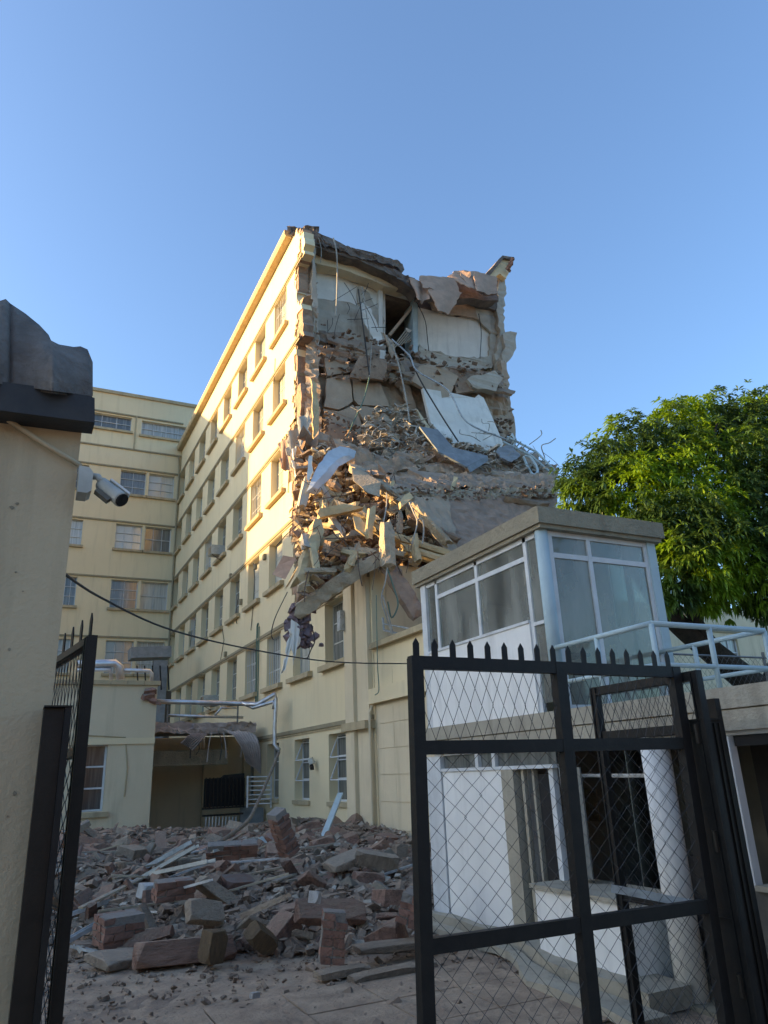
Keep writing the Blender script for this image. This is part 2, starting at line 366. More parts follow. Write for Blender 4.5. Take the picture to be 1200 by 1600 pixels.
def hole(y, z): return any(abs(y-yc) < w_/2 and z0 < z < z1 for (yc, z0, z1, w_, fl) in wins)
def plaster(y, z):
    if not solid(y, z): return False
    px, py = proj((X0, y, z))
    m_ = (7+9*nz((py*.02, 1, 0), 1.)+5*nz((py*.11, 3, 0), 1.))
    if py < 955 and px > lim(py)-max(2, m_) and px <= 473: return False
    return True
mb = MB(); wall_cells(mb, ybr, zbr, hole, plaster, X0, .42); mb.build('wall', CREAM, main)
mb = MB(); wall_cells(mb, [a for a in ybr if a < 28.5], zbr, hole, lambda y, z: solid(y, z) and not plaster(y, z), X0+.05, .4); mb.build('exposed_brickwork', BROWN, main)
# facade inner lining: brick core showing at the torn edge
def near_y(z):                                         # nearest surviving Y of facade at height z
    y = 17.2
    while y < 28 and not solid(y, z): y += .05
    return y
# string courses
for cz in CZ:
    ya = near_y(cz); mb = MB(); y = ya+.05
    mb.box(X0-.07, X0-.002, y, Y1-.01, cz-.055, cz+.055); mb.build('string_course', COURSE, main)
    mb = MB(); mb.box(X0-.035, X0-.002, y+.1, Y1-.01, cz-.12, cz-.057); mb.build('drip_edge', SILLM, main)
# cornice
mb = MB(); mb.prism([(X0+.45, 23.7, 22.95), (X0-.30, 23.7, 22.95), (X0-.36, 23.7, 23.06), (X0-.36, 23.7, 23.24), (X0+.45, 23.7, 23.30)], (0, Y1-23.7-.02, 0))
mb.build('cornice', SILLM, main)
mb = MB(); crag(mb, [(X0-.36, 23.6, 23.34), (X0+1.0, 23.2, 23.5), (X0+1.0, 23.2, 22.9), (X0-.3, 23.6, 22.9)], 10, 5, .2, 3); mb.build('cornice_stub', ROOFD, main)
# windows: one prototype, then copies
def make_win(fl0=False):
    root = MB(); h, w_ = 1.79, 1.60 if not fl0 else 1.33; D = .26
    for a, b, c, d in ((-w_/2, -w_/2+.05, 0, h), (w_/2-.05, w_/2, 0, h)): root.box(D, D+.05, a, b, c, d)
    root.box(D, D+.05, -w_/2+.05, w_/2-.05, 0, .05); root.box(D, D+.05, -w_/2+.05, w_/2-.05, h-.05, h)
    root.box(D, D+.05, -.02, .02, .05, h-.05)
    for zz in (.6, 1.2): root.box(D+.003, D+.047, -w_/2+.05, w_/2-.05, zz-.018, zz+.018)
    return root, D, w_, h
root, D, w_, h = make_win(); wf = root.build('window', WHITEP if False else GREYP, None)
p_ = MB().box(D+.02, D+.03, -w_/2+.05, w_/2-.05, .05, h-.05).build('pane', PANE, None)
sb = MB(); sb.prism([(-.17, -1.05, -.20), (-.17, -1.05, -.045), (.24, -1.05, .0), (.24, -1.05, -.20)], (0, 2.1, 0)); s_ = sb.build('sill', SILLM, None)
for o in (p_, s_): o.parent = wf; o.location = WL[o]-WL[wf]
WOFF = WL[wf].copy()
root, D, w_, h = make_win(True); wf0 = root.build('window', WHITEP, None)
p0 = MB().box(D+.02, D+.03, -w_/2+.05, w_/2-.05, .05, h-.05).build('pane', PANED, None)
s0 = MB().box(-.06, .25, -.75, .75, -.12, -.003).build('sill', SILLM, None)
for o in (p0, s0): o.parent = wf0; o.location = WL[o]-WL[wf0]
WOFF0 = WL[wf0].copy()
first = {0: True, 1: True}; winobjs = {}
for (yc, z0, z1, w_, fl) in wins:
    if not (solid(yc-.5, z0+.1) and solid(yc-.5, z1-.1)): continue
    if fl == 0 and 24.6 < yc < 27: pass
    k = 0 if fl == 0 else 1; pr = wf0 if k == 0 else wf; of = WOFF0 if k == 0 else WOFF
    o = pr if first[k] else copy_tree(pr); first[k] = False
    o.parent = main; o.location = Vector((X0, yc, z0))+of-WL[main]; WL[o] = Vector((X0, yc, z0))+of
    winobjs[(fl, round(yc))] = o
# burglar bars on a few windows
for (fl, yi) in [(5, 0), (4, 2), (3, 1), (3, 4), (2, 5), (1, 0), (1, 1)]:
    yc = WCEN[2+yi]+off(fl); z0 = CZ[fl]-1.93; mb = MB()
    for k in range(7): mb.tube([(X0+.08, yc-.7+k*.233, z0+.02), (X0+.08, yc-.7+k*.233, z0+1.76)], .011, 4)
    for zz in (.5, 1.15): mb.tube([(X0+.08, yc-.78, z0+zz), (X0+.08, yc+.78, z0+zz)], .011, 4)
    mb.build('window_bars', WHITEP, main)
# air conditioners sitting on sills
def aircon(yc, z, label):
    t = thing('air_conditioner', (X0-.25, yc, z), label, 'air conditioner')
    MB().box(X0-.55, X0+.1, yc-.33, yc+.33, z, z+.46).build('casing', GREYP, t)
    mb = MB()
    for k in range(8): mb.box(X0-.575, X0-.552, yc-.29, yc+.29, z+.05+k*.047, z+.073+k*.047)
    mb.build('grille', MATS['broken_concrete'], t)
    MB().bar((X0-.5, yc-.25, z-.02), (X0-.02, yc-.25, z-.3), .03, .03).build('bracket', REBAR, t)
aircon(WCEN[5]+off(3), CZ[3]-1.9, 'grey air conditioner sticking out of a fourth row window of the cream facade')
aircon(WCEN[5]+off(1)+.1, CZ[1]-1.86, 'small air conditioner low on the facade above the silver pipe')
for pts in ([(396, 880), (398, 905), (396, 940), (392, 985)], [(346, 975), (350, 1000), (344, 1035)], [(372, 935), (368, 960), (370, 975)], [(455, 690), (452, 720), (450, 770)], [(430, 560), (428, 600)], [(300, 985), (297, 1010)]):
    MB().tube([onX(X0-.03, *p) for p in pts], .016, 4).build('wall_cable', WIREB, main)
for p in ((399, 885), (360, 900), (352, 1022), (376, 940), (296, 990), (413, 870)):
    c_ = onX(X0-.06, *p); MB().box(c_.x-.05, c_.x+.055, c_.y-.1, c_.y+.1, c_.z-.12, c_.z+.1).build('junction_cover', COURSE, main)
# rest of the block: right wall, far wall, roof, cross wall seen through windows
MB().box(X1-.35, X1, 24.5, Y1, 0, 22.9).build('side_wall', CREAM, main)
MB().box(X0+.44, X1-.37, 24.3, Y1+10, 21.6, 22.0).build('roof', ROOFD, main)
MB().box(X0+.44, X1-.37, 24.4, Y1, 0, .3).build('ground_slab', CONC, main)
for cz in CZ[:-1]: MB().box(X0+.44, X1-.37, 24.4, Y1, cz+.3, cz+.55).build('floor_slab', BROWN, main)
MB().box(X0+.44, X1-.37, 26.2, 26.5, .3, 21.58).build('cross_wall', BROWNP, main)

# ---- standing lower storeys beyond the cut: pilaster, open room, parapet
pil = MB(); ya, yb = 17.25, 18.72
pil.box(X0-.22, X0-.003, 18.05, ya+1.35, 0, 6.9); pil.build('pilaster', CREAMG, main)
MB().box(X0-.12, X0-.003, 17.3, 18.045, 0, 6.9).build('pilaster', CREAMG, main)
MB().box(X0-.30, X0-.003, 17.2, 18.72, 2.92, 3.12).build('pilaster_block', SILLM, main)
MB().tube([(X0-.17, 17.18, .3), (X0-.17, 17.18, 3.3), (X0-.02, 17.22, 3.55)], .035, 8).build('downpipe', CREAMG, main)
MB().box(X0+.02, X0+.30, 11.0, 17.19, 0, 3.50).build('lower_wall', CREAMG, main)
MB().box(X0+.02, X0+.26, 11.0, 17.19, 3.86, 4.86).build('parapet', CREAM, main)
MB().box(X0-.16, X0+.34, 11.0, 17.22, 3.50, 3.86).build('ledge_beam', CREAM, main)
MB().box(X0-.14, X0+.34, 11.0, 17.16, 4.86, 5.0).build('parapet_coping', SILLM, main)
random.seed(3)
ytile = [11+.86*i for i in range(8)]; ztile = [.0, .62, 1.22, 1.82, 2.42, 3.0, 3.47]
tl_me = None
for a, b in zip(ytile, ytile[1:]):
    for c, d in zip(ztile, ztile[1:]):
        MB().box(X0-.004-random.random()*.006, X0+.018, a+.006, min(b, 17.17)-.006, c+.006, d-.006).build('wall_panel', CREAMG, main)
for a, b in zip(ytile, ytile[1:]):
    MB().box(X0+.005, X0+.018, a+.006, min(b, 17.17)-.006, 3.87, 4.34).build('wall_panel', CREAM, main)
MB().box(X0+.7, 12.6, 13.2, 13.4, 0, 6.6).build('end_wall', CREAMG, main)
MB().box(12.3, 12.6, 13.41, 24.3, 0, 6.6).build('side_wall', CREAM, main)
MB().box(12.61, X1, 20.0, 24.3, 0, 9.5).build('lower_storeys', BROWNP, main)
MB().box(X0+.36, 12.2, 13.45, 24.2, 3.45, 3.75).build('floor_slab', CONC, main)
MB().box(X0+2.3, X0+2.5, 13.45, 17.2, 3.76, 7.4).build('room_wall', GREYW, main)
MB().box(X0+.43, X0+2.29, 17.21, 17.4, 3.76, 7.2).build('room_wall', CREAMG, main)
MB().box(X0+2.55, 12.2, 13.45, 24.2, 6.9, 7.15).build('floor_slab', BROWN, main)
for a, b in (((742-157), 880),): pass
# balustrade tube lying in the open room
tb = MB(); tb.tube([onX(X0+.1, 598, 965), onX(X0+.1, 600, 985), onX(X0+.05, 655, 998)], .03, 6); tb.tube([onX(X0+.1, 600, 975), onX(X0+.1, 655, 985)], .02, 6)
tag(tb.build('bent_rail', STRIP), 'bent metal rail lying across the opening of the exposed grey room', 'rail')

# ================================================================== torn end of the block
def panel(name, pts, Yd, th, m, parent=main, jag=.05, step=.35, ax=1, rough=.15):
    P = []
    for p in pts:
        v = p[2] if len(p) > 2 else Yd
        P.append(on(ax, v, p[0], p[1]))
    ext = [0, 0, 0]; ext[ax] = th
    mb = MB(); mb.prism(P, ext, jag, step, rough); return mb.build(name, m, parent)
def cragpx(name, quad, Ys, amp, m, sc=1.6, parent=main, dens=.16, fine=.04, dirv=(0, -1, 0), an=(.5, 1, 1.5)):
    q = [onY(Ys[i] if isinstance(Ys, (list, tuple)) else Ys, *quad[i]) for i in range(4)]
    nu = max(3, int((q[1]-q[0]).length/dens)); nv = max(3, int((q[3]-q[0]).length/dens))
    mb = MB(); crag(mb, q, min(nu, 90), min(nv, 90), amp, sc, dirv, fine, .35, an); return mb.build(name, m, parent)
random.seed(11)
# torn vertical edge pier beside the facade, with brick teeth
cragpx('torn_pier', [(477, 364), (492, 368), (502, 700), (478, 700)], [23.5, 23.3, 22.4, 22.6], .14, BROWNP, 2.2, dens=.12)
panel('plaster_edge', [(487, 372), (492, 374), (500, 560), (494, 620), (490, 600)], 22.95, .25, GREYW, jag=.04, step=.3)
panel('exposed_wall', [(470, 520), (486, 520), (485, 600), (478, 690), (470, 655), (468, 600)], 23.35, .2, BROWNP, jag=.05)
# top storey
panel('room_wall', [(490, 402), (602, 436), (602, 530), (560, 520), (490, 500)], 24.25, .25, WHITEW, jag=.02, step=1)
panel('stripped_wall', [(490, 468), (530, 470), (560, 480), (596, 482), (600, 545), (550, 535), (490, 520)], 24.1, .14, GREYW, jag=.08)
panel('stripped_wall', [(560, 446), (572, 452), (600, 500), (598, 520), (572, 500), (560, 470)], 24.15, .1, GREYW, jag=.08, step=.2)
panel('ceiling_beam', [(489, 384), (540, 398), (600, 418), (655, 442), (655, 458), (600, 446), (545, 424), (489, 410)], 23.7, .5, CREAMG, jag=.04)
panel('roof_slab', [(482, 362), (492, 362), (505, 368), (520, 372), (540, 384), (560, 390), (585, 396), (610, 403), (629, 412), (631, 420), (624, 428),
                    (640, 432), (655, 446), (652, 458), (635, 445), (610, 428), (580, 416), (560, 406), (535, 399), (515, 393), (490, 384)], 23.2, .7, ROOFD, jag=.05, step=.25)
cragpx('roof_slab', [(486, 366), (628, 412), (628, 422), (486, 378)], 23.1, .14, ROOFD, 2.2, dens=.12)
cragpx('roof_slab', [(600, 416), (662, 442), (660, 454), (600, 424)], 22.95, .12, ROOFD, 2.5, dens=.12)
# doorway; a dark panel stands in for the unlit room behind
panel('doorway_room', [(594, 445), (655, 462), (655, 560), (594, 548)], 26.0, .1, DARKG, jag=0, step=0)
panel('door_jamb', [(592, 450), (598, 452), (598, 520), (592, 518)], 24.05, .9, WHITEW, jag=.01, step=1)
panel('door_jamb', [(645, 462), (653, 465), (653, 552), (646, 550)], 24.05, .9, BLUEP, jag=.01, step=1)
panel('door_head', [(592, 444), (653, 461), (653, 469), (592, 452)], 24.1, 1.2, WHITEW, jag=.01, step=1)
b = MB(); b.bar(onY(25.2, 600, 474), onY(24.9, 646, 478), .25, .18); b.bar(onY(24.6, 604, 530), onY(24.5, 640, 486), .7, .12); b.build('fallen_ceiling', BROWNP, main)
b = MB()
for k in range(7): b.bar(onY(24.3, 612+k*5, 545-k*2), onY(24.2, 634+k*2, 516+k*3), .06, .04)
b.build('fallen_lath', GREYW, main)
panel('fallen_sheet', [(634, 512), (644, 516), (640, 520), (636, 518)], 24.2, .03, WHITEW, jag=0, step=0)
panel('room_wall', [(653, 455), (772, 480), (777, 520), (770, 566), (690, 568), (653, 553)], 24.3, .25, WHITEW, jag=.02, step=1)
panel('stripped_wall', [(733, 476), (778, 484), (777, 520), (770, 570), (764, 560), (766, 520), (745, 494)], 24.15, .12, GREYW, jag=.08, step=.2)
panel('stripped_wall', [(668, 462), (742, 470), (746, 496), (720, 492), (700, 490), (676, 484)], 24.1, .1, BROWNP, jag=.06, step=.2)
panel('stripped_wall', [(653, 538), (690, 552), (730, 560), (768, 556), (770, 575), (700, 578), (653, 560)], 24.1, .2, GREYW, jag=.08, step=.2)
# membrane drapes
def drape(name, pts, m, th=.05, parent=main):
    P = [onY(p[2], p[0], p[1]) for p in pts]; mb = MB(); mb.prism(P, (.0, th, .02), .05, .3); return mb.build(name, m, parent)
def sheet(name, quad, nu, nv, m, wave=.2, wf_=1.5, sag=0., parent=None, th=.04, jag=.04):
    """bent sheet spanning a quad (each px,py,Y)"""
    tl, tr, br, bl = [onY(p[2], p[0], p[1]) for p in quad]; vs = []
    for s in (0, 1):
        for j in range(nv+1):
            for i in range(nu+1):
                u, v = i/nu, j/nv; p = tl.lerp(tr, u).lerp(bl.lerp(br, u), v)
                p = p+Vector((0, -1, 0))*(wave*math.sin(u*wf_*6.28+v*1.2)*(.3+v)+nz(p, .8)*wave*.6)+Vector((0, 0, -sag*math.sin(u*3.14)))
                if i in (0, nu) or j in (0, nv): p = p+Vector((nz(p, 5), 0, nz(p+Vector((3, 3, 3)), 5)))*jag*2
                vs.append(p+Vector((0, th*s, 0)))
    W = nu+1; K = W*(nv+1); fs = []
    for j in range(nv):
        for i in range(nu):
            a = (j*W+i, j*W+i+1, (j+1)*W+i+1, (j+1)*W+i); fs += [a[::-1] if False else a, tuple(x+K for x in a[::-1])]
    rim = [(i) for i in range(nu)]+[j*W+nu for j in range(nv)]+[nv*W+i for i in range(nu, 0, -1)]+[j*W for j in range(nv, 0, -1)]
    for a, b in zip(rim, rim[1:]+rim[:1]): fs.append((a, a+K, b+K, b))
    mb = MB(); mb.add(vs, fs); return mb.build(name, m, parent)
for q, wv, wfq in (
    ([(655, 430, 22.7), (712, 434, 22.6), (722, 462, 22.2), (660, 452, 22.4)], .10, .7),
    ([(668, 452, 22.3), (722, 456, 22.2), (704, 489, 22.0), (684, 486, 22.0)], .08, .6),
    ([(640, 433, 22.8), (672, 446, 22.6), (668, 470, 22.3), (652, 472, 22.3)], .12, 1.),
    ([(700, 431, 22.8), (716, 421, 22.9), (734, 427, 22.6), (733, 452, 22.2)], .08, 1.),
    ([(716, 421, 22.9), (777, 433, 22.8), (776, 462, 22.4), (732, 452, 22.3)], .14, .9),
    ([(741, 428, 22.5), (776, 434, 22.5), (778, 458, 22.2), (742, 456, 22.1)], .1, .8)):
    sheet('roof_membrane', q, 14, 8, ROOFM, wv, wfq, parent=main)
panel('soffit', [(730, 452), (778, 462), (776, 486), (745, 478), (728, 470)], 23.95, .3, ROOFD, jag=.08, step=.25)
panel('roof_slab', [(655, 440), (700, 436), (776, 440), (778, 470), (730, 466), (655, 462)], 23.3, .5, ROOFD, jag=.06)
# surviving sliver of the far long wall with its cornice stub
panel('cornice_stub', [(759, 430), (786, 400), (803, 402), (802, 410), (796, 424), (790, 436), (782, 428), (770, 434)], 23.6, .8, CREAM, jag=.03, step=.2)
panel('cornice_stub', [(757, 431), (785, 399), (803, 401), (804, 405), (787, 403), (764, 433)], 23.45, .9, ROOFD, jag=.02, step=.3)
b = MB()
for k in range(4): shard(b, onY(23.4, 800-k*2, 406+k*5), .24, .8)
b.build('broken_bricks', BRICK, main)
panel('far_wall_sliver', [(778, 432), (790, 436), (791, 455), (787, 480), (789, 520), (784, 560), (792, 600), (788, 640), (802, 690), (770, 700), (772, 640), (778, 596), (774, 560), (781, 520), (777, 480)], 23.9, .5, GREYW, jag=.07, step=.2)
panel('far_wall_sliver', [(786, 522), (797, 516), (807, 519), (806, 545), (798, 562), (788, 570), (784, 560), (790, 540)], 23.7, .35, GREYW, jag=.05, step=.2)
panel('far_wall_sliver', [(782, 560), (794, 570), (796, 605), (800, 640), (806, 660), (803, 668), (808, 690), (796, 700), (788, 650)], 23.5, .3, BROWNP, jag=.08, step=.18)
b = MB()
for k in range(110):
    t = random.random(); shard(b, onY(23.5+random.random()*.5, 778+10*random.random()+t*10, 560+t*135), .08+random.random()*.14, .7)
tag(b.build('broken_edge_rubble', STUFFP, main), kind='stuff')
# middle storeys: broken floor edge, brown walls, collapsed slabs
cragpx('floor_edge', [(488, 508), (602, 540), (604, 590), (492, 572)], [23.7, 23.6, 22.9, 22.9], .26, BROWN, .75, fine=.02)
cragpx('floor_edge', [(596, 552), (782, 584), (784, 604), (600, 588)], [23.7, 23.6, 23.0, 23.0], .24, BROWN, .8, fine=.02)
cragpx('exposed_wall', [(490, 560), (790, 592), (800, 710), (488, 700)], [23.6, 23.6, 23.2, 23.2], .22, BROWNP, .7)
for pts_, Y_ in (([(512, 592), (547, 584), (552, 628), (530, 640), (507, 634)], 22.86), ([(549, 585), (566, 600), (596, 600), (608, 636), (560, 632), (554, 626)], 22.95),
                 ([(506, 638), (530, 643), (553, 632), (566, 660), (562, 700), (508, 692)], 22.92), ([(556, 634), (610, 640), (620, 692), (565, 700), (569, 660)], 22.84), ([(508, 560), (545, 566), (546, 581), (511, 588)], 22.9)):
    panel('fallen_wall_panel', pts_, Y_, .16, BROWNP, jag=.035, step=.3, rough=.3)
panel('fallen_wall_panel', [(549, 588), (600, 594), (604, 560), (560, 556)], 22.5, .15, BROWN, jag=.07, rough=.3)
panel('fallen_wall_panel', [(655, 572), (688, 568), (716, 588), (700, 624), (668, 612), (644, 596)], 22.4, .2, BROWNP, jag=.06)
panel('fallen_wall_panel', [(690, 572), (730, 576), (756, 590), (748, 610), (715, 614), (708, 588)], 22.5, .2, BROWN, jag=.06)
panel('broken_wall_piece', [(730, 592), (775, 578), (786, 590), (775, 612), (740, 606)], 22.3, .35, GREYW, jag=.06, step=.2)
panel('fallen_white_wall', [(660, 607), (688, 611), (690, 622), (703, 620), (704, 614), (742, 622), (748, 617), (756, 622), (790, 700, 21.5), (772, 706, 21.4), (700, 690, 21.5), (672, 660, 22.0)], 22.3, .18, WHITEW, jag=.02, step=.6)
panel('fallen_pale_strip', [(652, 640), (668, 660), (690, 692), (668, 684)], 22.0, .1, CREAMG, jag=.03)
panel('hanging_plaster', [(560, 470), (578, 480), (598, 530), (602, 548), (590, 540), (572, 510)], 23.6, .06, WHITEW, jag=.05, step=.15)
panel('hanging_plaster', [(594, 546), (602, 548), (600, 574), (595, 566)], 22.9, .06, WHITEW, jag=.03, step=.15)
panel('hanging_plaster', [(600, 520), (610, 528), (640, 600), (650, 640), (640, 644), (618, 580)], 23.0, .08, BROWNP, jag=.05, step=.2)
# collapsed slab stack: a chaotic sloping surface and layered broken slabs
def slabpx(name, pts, thz, m, parent=main, jag=.08, step=.3, rough=.2):
    P = [onY(p[2], p[0], p[1]) for p in pts]; mb = MB(); mb.prism(P, (0, .1, thz), jag, step, rough); return mb.build(name, m, parent)
cragpx('collapsed_slab', [(486, 690), (800, 690), (872, 740), (560, 745)], [22.8, 22.8, 20.5, 20.3], .24, BROWND, .9, dirv=(0, -.4, 1))
cragpx('collapsed_slab', [(545, 715), (870, 728), (872, 768), (612, 770)], [20.8, 20.8, 18.6, 18.3], .22, BROWND, .9, dirv=(0, -.3, 1), dens=.13)
cragpx('collapsed_slab', [(520, 700), (720, 722), (740, 742), (560, 738)], [20.6, 20.4, 19.8, 19.6], .3, BROWND, 1.0, dirv=(0, -.3, 1), dens=.13)
cragpx('slab_edge', [(612, 764), (872, 762), (872, 776), (622, 782)], [18.2, 18.5, 18.3, 17.9], .13, CONC, 2.0, dens=.09)
cragpx('brown_slab_face', [(622, 778), (872, 772), (866, 850), (712, 882)], [18.0, 18.4, 17.3, 16.6], .05, ROOFM, .5, dens=.16, fine=.03)
cragpx('brown_slab_face', [(628, 778), (700, 775), (720, 880), (696, 860)], [17.9, 18.0, 16.5, 16.7], .05, BROWNP, .5, dens=.16, fine=.03)
for pts, th, m in (
    ([(560, 712, 20.6), (640, 716, 20.4), (720, 744, 20.0), (700, 748, 19.7), (610, 735, 19.8)], -.16, BROWND),
    ([(590, 705, 21), (700, 722, 20.6), (760, 740, 20.2), (690, 735, 20.0)], -.14, BROWN),
    ([(640, 735, 19.6), (760, 748, 19.5), (850, 752, 19.5), (800, 764, 18.9), (680, 756, 18.8)], -.16, BROWND),
    ([(600, 752, 18.8), (700, 758, 18.6), (740, 770, 18.3), (640, 770, 18.1)], -.14, BROWND),
    ([(720, 745, 19.4), (830, 758, 19.2), (868, 768, 18.8), (780, 772, 18.4)], -.13, BROWN),
    ([(548, 722, 20), (585, 740, 19.4), (640, 768, 18.2), (600, 764, 18.4), (560, 742, 19.0)], -.2, CONC)):
    slabpx('broken_slab', pts, th, m)
random.seed(41)
for i in range(16):
    t = i/15; x = 585+190*random.random()+60*t; y = 716+46*t+(x-640)*.05; Yd = 20.9-2.4*t; ln = random.uniform(50, 110); h_ = random.uniform(4, 9)
    x2_ = min(x+ln, 868)
    slabpx('broken_slab', [(x, y, Yd), (x+ln*.5, y+h_*.1+ln*.06, Yd+.05), (x2_, y+ln*.12, Yd), (x2_-10, y+ln*.12+h_, Yd-.5), (x+ln*.4, y+h_*1.6+ln*.05, Yd-.55), (x-12, y+h_, Yd-.5)], -random.uniform(.05, .12), random.choice((BROWND, BROWND, BROWN, CONC, ROOFM)), jag=.06, step=.22)
for i in range(9):
    x = 492+i*11+random.uniform(-6, 6); y = 512+(x-490)*.3+random.uniform(0, 45); ln = random.uniform(30, 70); h_ = random.uniform(4, 10)
    slabpx('broken_slab', [(x, y, 23.1), (x+ln, y+ln*.22, 23.0), (x+ln-4, y+ln*.22+h_, 22.8), (x+3, y+h_, 22.9)], -random.uniform(.05, .15), random.choice((BROWN, BROWNP, ROOFM)), jag=.05, step=.2)
for i in range(8):
    x = 600+i*20+random.uniform(-6, 6); y = 566+(x-600)*.12+random.uniform(0, 18); ln = random.uniform(30, 60); h_ = random.uniform(4, 9)
    slabpx('broken_slab', [(x, y, 23.1), (x+ln, y+ln*.15, 23.0), (x+ln-4, y+ln*.15+h_, 22.8), (x+3, y+h_, 22.9)], -random.uniform(.05, .15), random.choice((BROWN, BROWNP, CONC)), jag=.05, step=.2)
# backing mass under the slabs so the heap is solid
cragpx('heap_core', [(462, 690), (720, 720), (740, 900), (470, 930)], [21.6, 20.6, 18.6, 20.2], .9, BROWN, 1.1, dens=.17, fine=.06)
cragpx('heap_core', [(560, 740), (700, 770), (720, 890), (575, 900)], [19.6, 18.6, 17.4, 18.6], .7, BROWN, 1.4, dens=.14, fine=.06)

# --- loose big pieces on the heap: things of their own
def beam(name, a, b, w1, w2, m, label, cat, jag=.03, group=None):
    """broken beam from a to b (px,py,Y) with ragged ends and chipped edges"""
    A, B = onY(a[2], a[0], a[1]), onY(b[2], b[0], b[1]); d = (B-A).normalized(); L = (B-A).length
    s1 = d.cross(Vector((0, 1, 0))).normalized(); s2 = d.cross(s1).normalized(); n = max(3, int(L/.18)); vs = []; K = 8
    pr = [(-1, -1), (0, -1.02), (1, -1), (1.02, 0), (1, 1), (0, 1.02), (-1, 1), (-1.02, 0)]
    for i in range(n+1):
        t = i/n
        for k, (p, q) in enumerate(pr):
            e = (random.uniform(-.18, .12) if i in (0, n) else 0)
            c = 1-abs(random.gauss(0, jag))*(1.6 if k % 2 == 0 else .5)
            vs.append(A+d*(L*t+e)+s1*w1/2*p*c+s2*w2/2*q*c)
    fs = [(i*K+k, i*K+(k+1) % K, (i+1)*K+(k+1) % K, (i+1)*K+k) for i in range(n) for k in range(K)]
    for i, rev in ((0, True), (n, False)):
        vs.append(sum((vs[i*K+k] for k in range(K)), Vector())/K-d*(.08 if rev else -.08)*random.uniform(-1, 1)); c = len(vs)-1
        for k in range(K):
            f = (i*K+k, i*K+(k+1) % K, c); fs.append(f if rev is False else f[::-1])
    mb = MB(); mb.add(vs, fs); return tag(mb.build(name, m), label, cat, group)
random.seed(5)
BE = [
 ('concrete_beam', (496, 822, 17.6), (466, 918, 17.0), .36, .36, TANC, 'long tan beam leaning down at the left end of the heap'),
 ('concrete_post', (604, 816, 16.6), (607, 884, 16.3), .36, .32, CONC, 'upright grey broken post hanging above the exposed room'),
 ('concrete_beam', (503, 803, 17.8), (560, 791, 17.5), .26, .3, TANC, 'yellow lit beam end lying nearly level in the heap'),
 ('concrete_post', (580, 797, 17.2), (575, 840, 17.0), .2, .2, TANC, 'short tan upright stub beside the yellow panel in the heap'),
 ('concrete_beam', (643, 786, 17.0), (702, 852, 16.5), .16, .35, CONC, 'rough grey slab rib slanting down to the booth roof'),
 ('edge_beam', (466, 956, 17.4), (566, 886, 17.0), .42, .35, CONC, 'broken grey floor edge slanting up over the first floor windows'),
 ('edge_beam', (556, 893, 17.0), (604, 868, 16.7), .36, .3, CONC, 'short broken floor edge above the cream pilaster'),
 ('concrete_beam', (604, 880, 16.8), (654, 962, 16.2), .5, .2, BROWN, 'dark broken slab slanting down across the exposed room'),
 ('concrete_beam', (615, 842, 17.2), (700, 868, 16.8), .2, .5, TANC, 'upper tan slab layer wedged below the brown slab'),
 ('concrete_beam', (625, 858, 17.0), (700, 880, 16.6), .2, .5, TANC, 'lower tan slab layer just above the booth roof corner'),
 ('concrete_beam', (640, 812, 17.4), (712, 846, 17.0), .18, .5, BROWN, 'brown slab layer tucked right under the slanting rib'),
 ('concrete_beam', (604, 832, 17.3), (662, 868, 16.9), .14, .3, TANC, 'thin tan slab strip right of the hanging grey post'),
 ('concrete_beam', (527, 792, 18.2), (590, 815, 17.6), .18, .4, CONC, 'grey slab strip half buried behind the yellow beam end'),
 ('concrete_beam', (590, 758, 18.6), (640, 790, 18.0), .22, .4, CONC, 'grey broken slab under the edge of the collapsed roof'),
 ('concrete_beam', (482, 760, 19.6), (500, 800, 19.2), .14, .2, TANC, 'thin tan splinter standing below the blue grey mattress'),
]
for nme, a, b, w1, w2, m, lab in BE: beam(nme, a, b, w1, w2, m, lab, 'beam' if 'post' not in nme else 'post', .11)
random.seed(51)
for i in range(34):
    while True:
        x, y = random.uniform(474, 690), random.uniform(748, 900)
        if y < 905-(x-470)*.18 and y > 745+max(0, x-600)*.9 and (x < 640 or y > 800): break
    Yd = 21.2-(y-700)*.0195-max(0, x-560)*.006-.75; a = random.choice((random.gauss(-.35, .3), random.gauss(.45, .3), random.gauss(1.5, .3))); ln = random.uniform(16, 46)
    dx, dy = math.cos(a)*ln, math.sin(a)*ln
    pose = 'upright' if abs(math.sin(a)) > .8 else ('leaning right' if dy < 0 else 'leaning left'); side = 'left' if x < 540 else ('middle' if x < 610 else 'right'); hgt = 'upper' if y < 810 else 'lower'
    m_ = random.choice((TANC, TANC, CONC, MATS['scuffed_grey_plaster'])); cn = {TANC.name: 'tan', CONC.name: 'grey', 'scuffed_grey_plaster': 'pale'}[m_.name]; big = 'long' if ln > 31 else 'short'
    beam('broken_beam', (x-dx/2, y-dy/2, Yd), (x+dx/2, y+dy/2, Yd-random.uniform(0, .5)), random.uniform(.1, .26), random.uniform(.12, .3), m_,
         f'{big} {cn} broken slab strip {pose} in the {hgt} {side} of the upper heap', 'beam', .08, f'{big} {cn} slab strips {pose}, {hgt} {side} of the upper heap')
def plate(name, pts, th, m, label, cat, jag=.03, step=.25):
    P = [onY(p[2], p[0], p[1]) for p in pts]; mb = MB(); mb.prism(P, th, jag, step, .2); return tag(mb.build(name, m), label, cat)
plate('slab_chunk', [(549, 730, 18.6), (566, 736, 18.5), (596, 754, 18.0), (592, 776, 17.8), (574, 770, 17.9), (552, 752, 18.3)], (.1, .28, .1), CONC, 'pitted slab slice with its broken face in the sun near the heap top', 'slab')
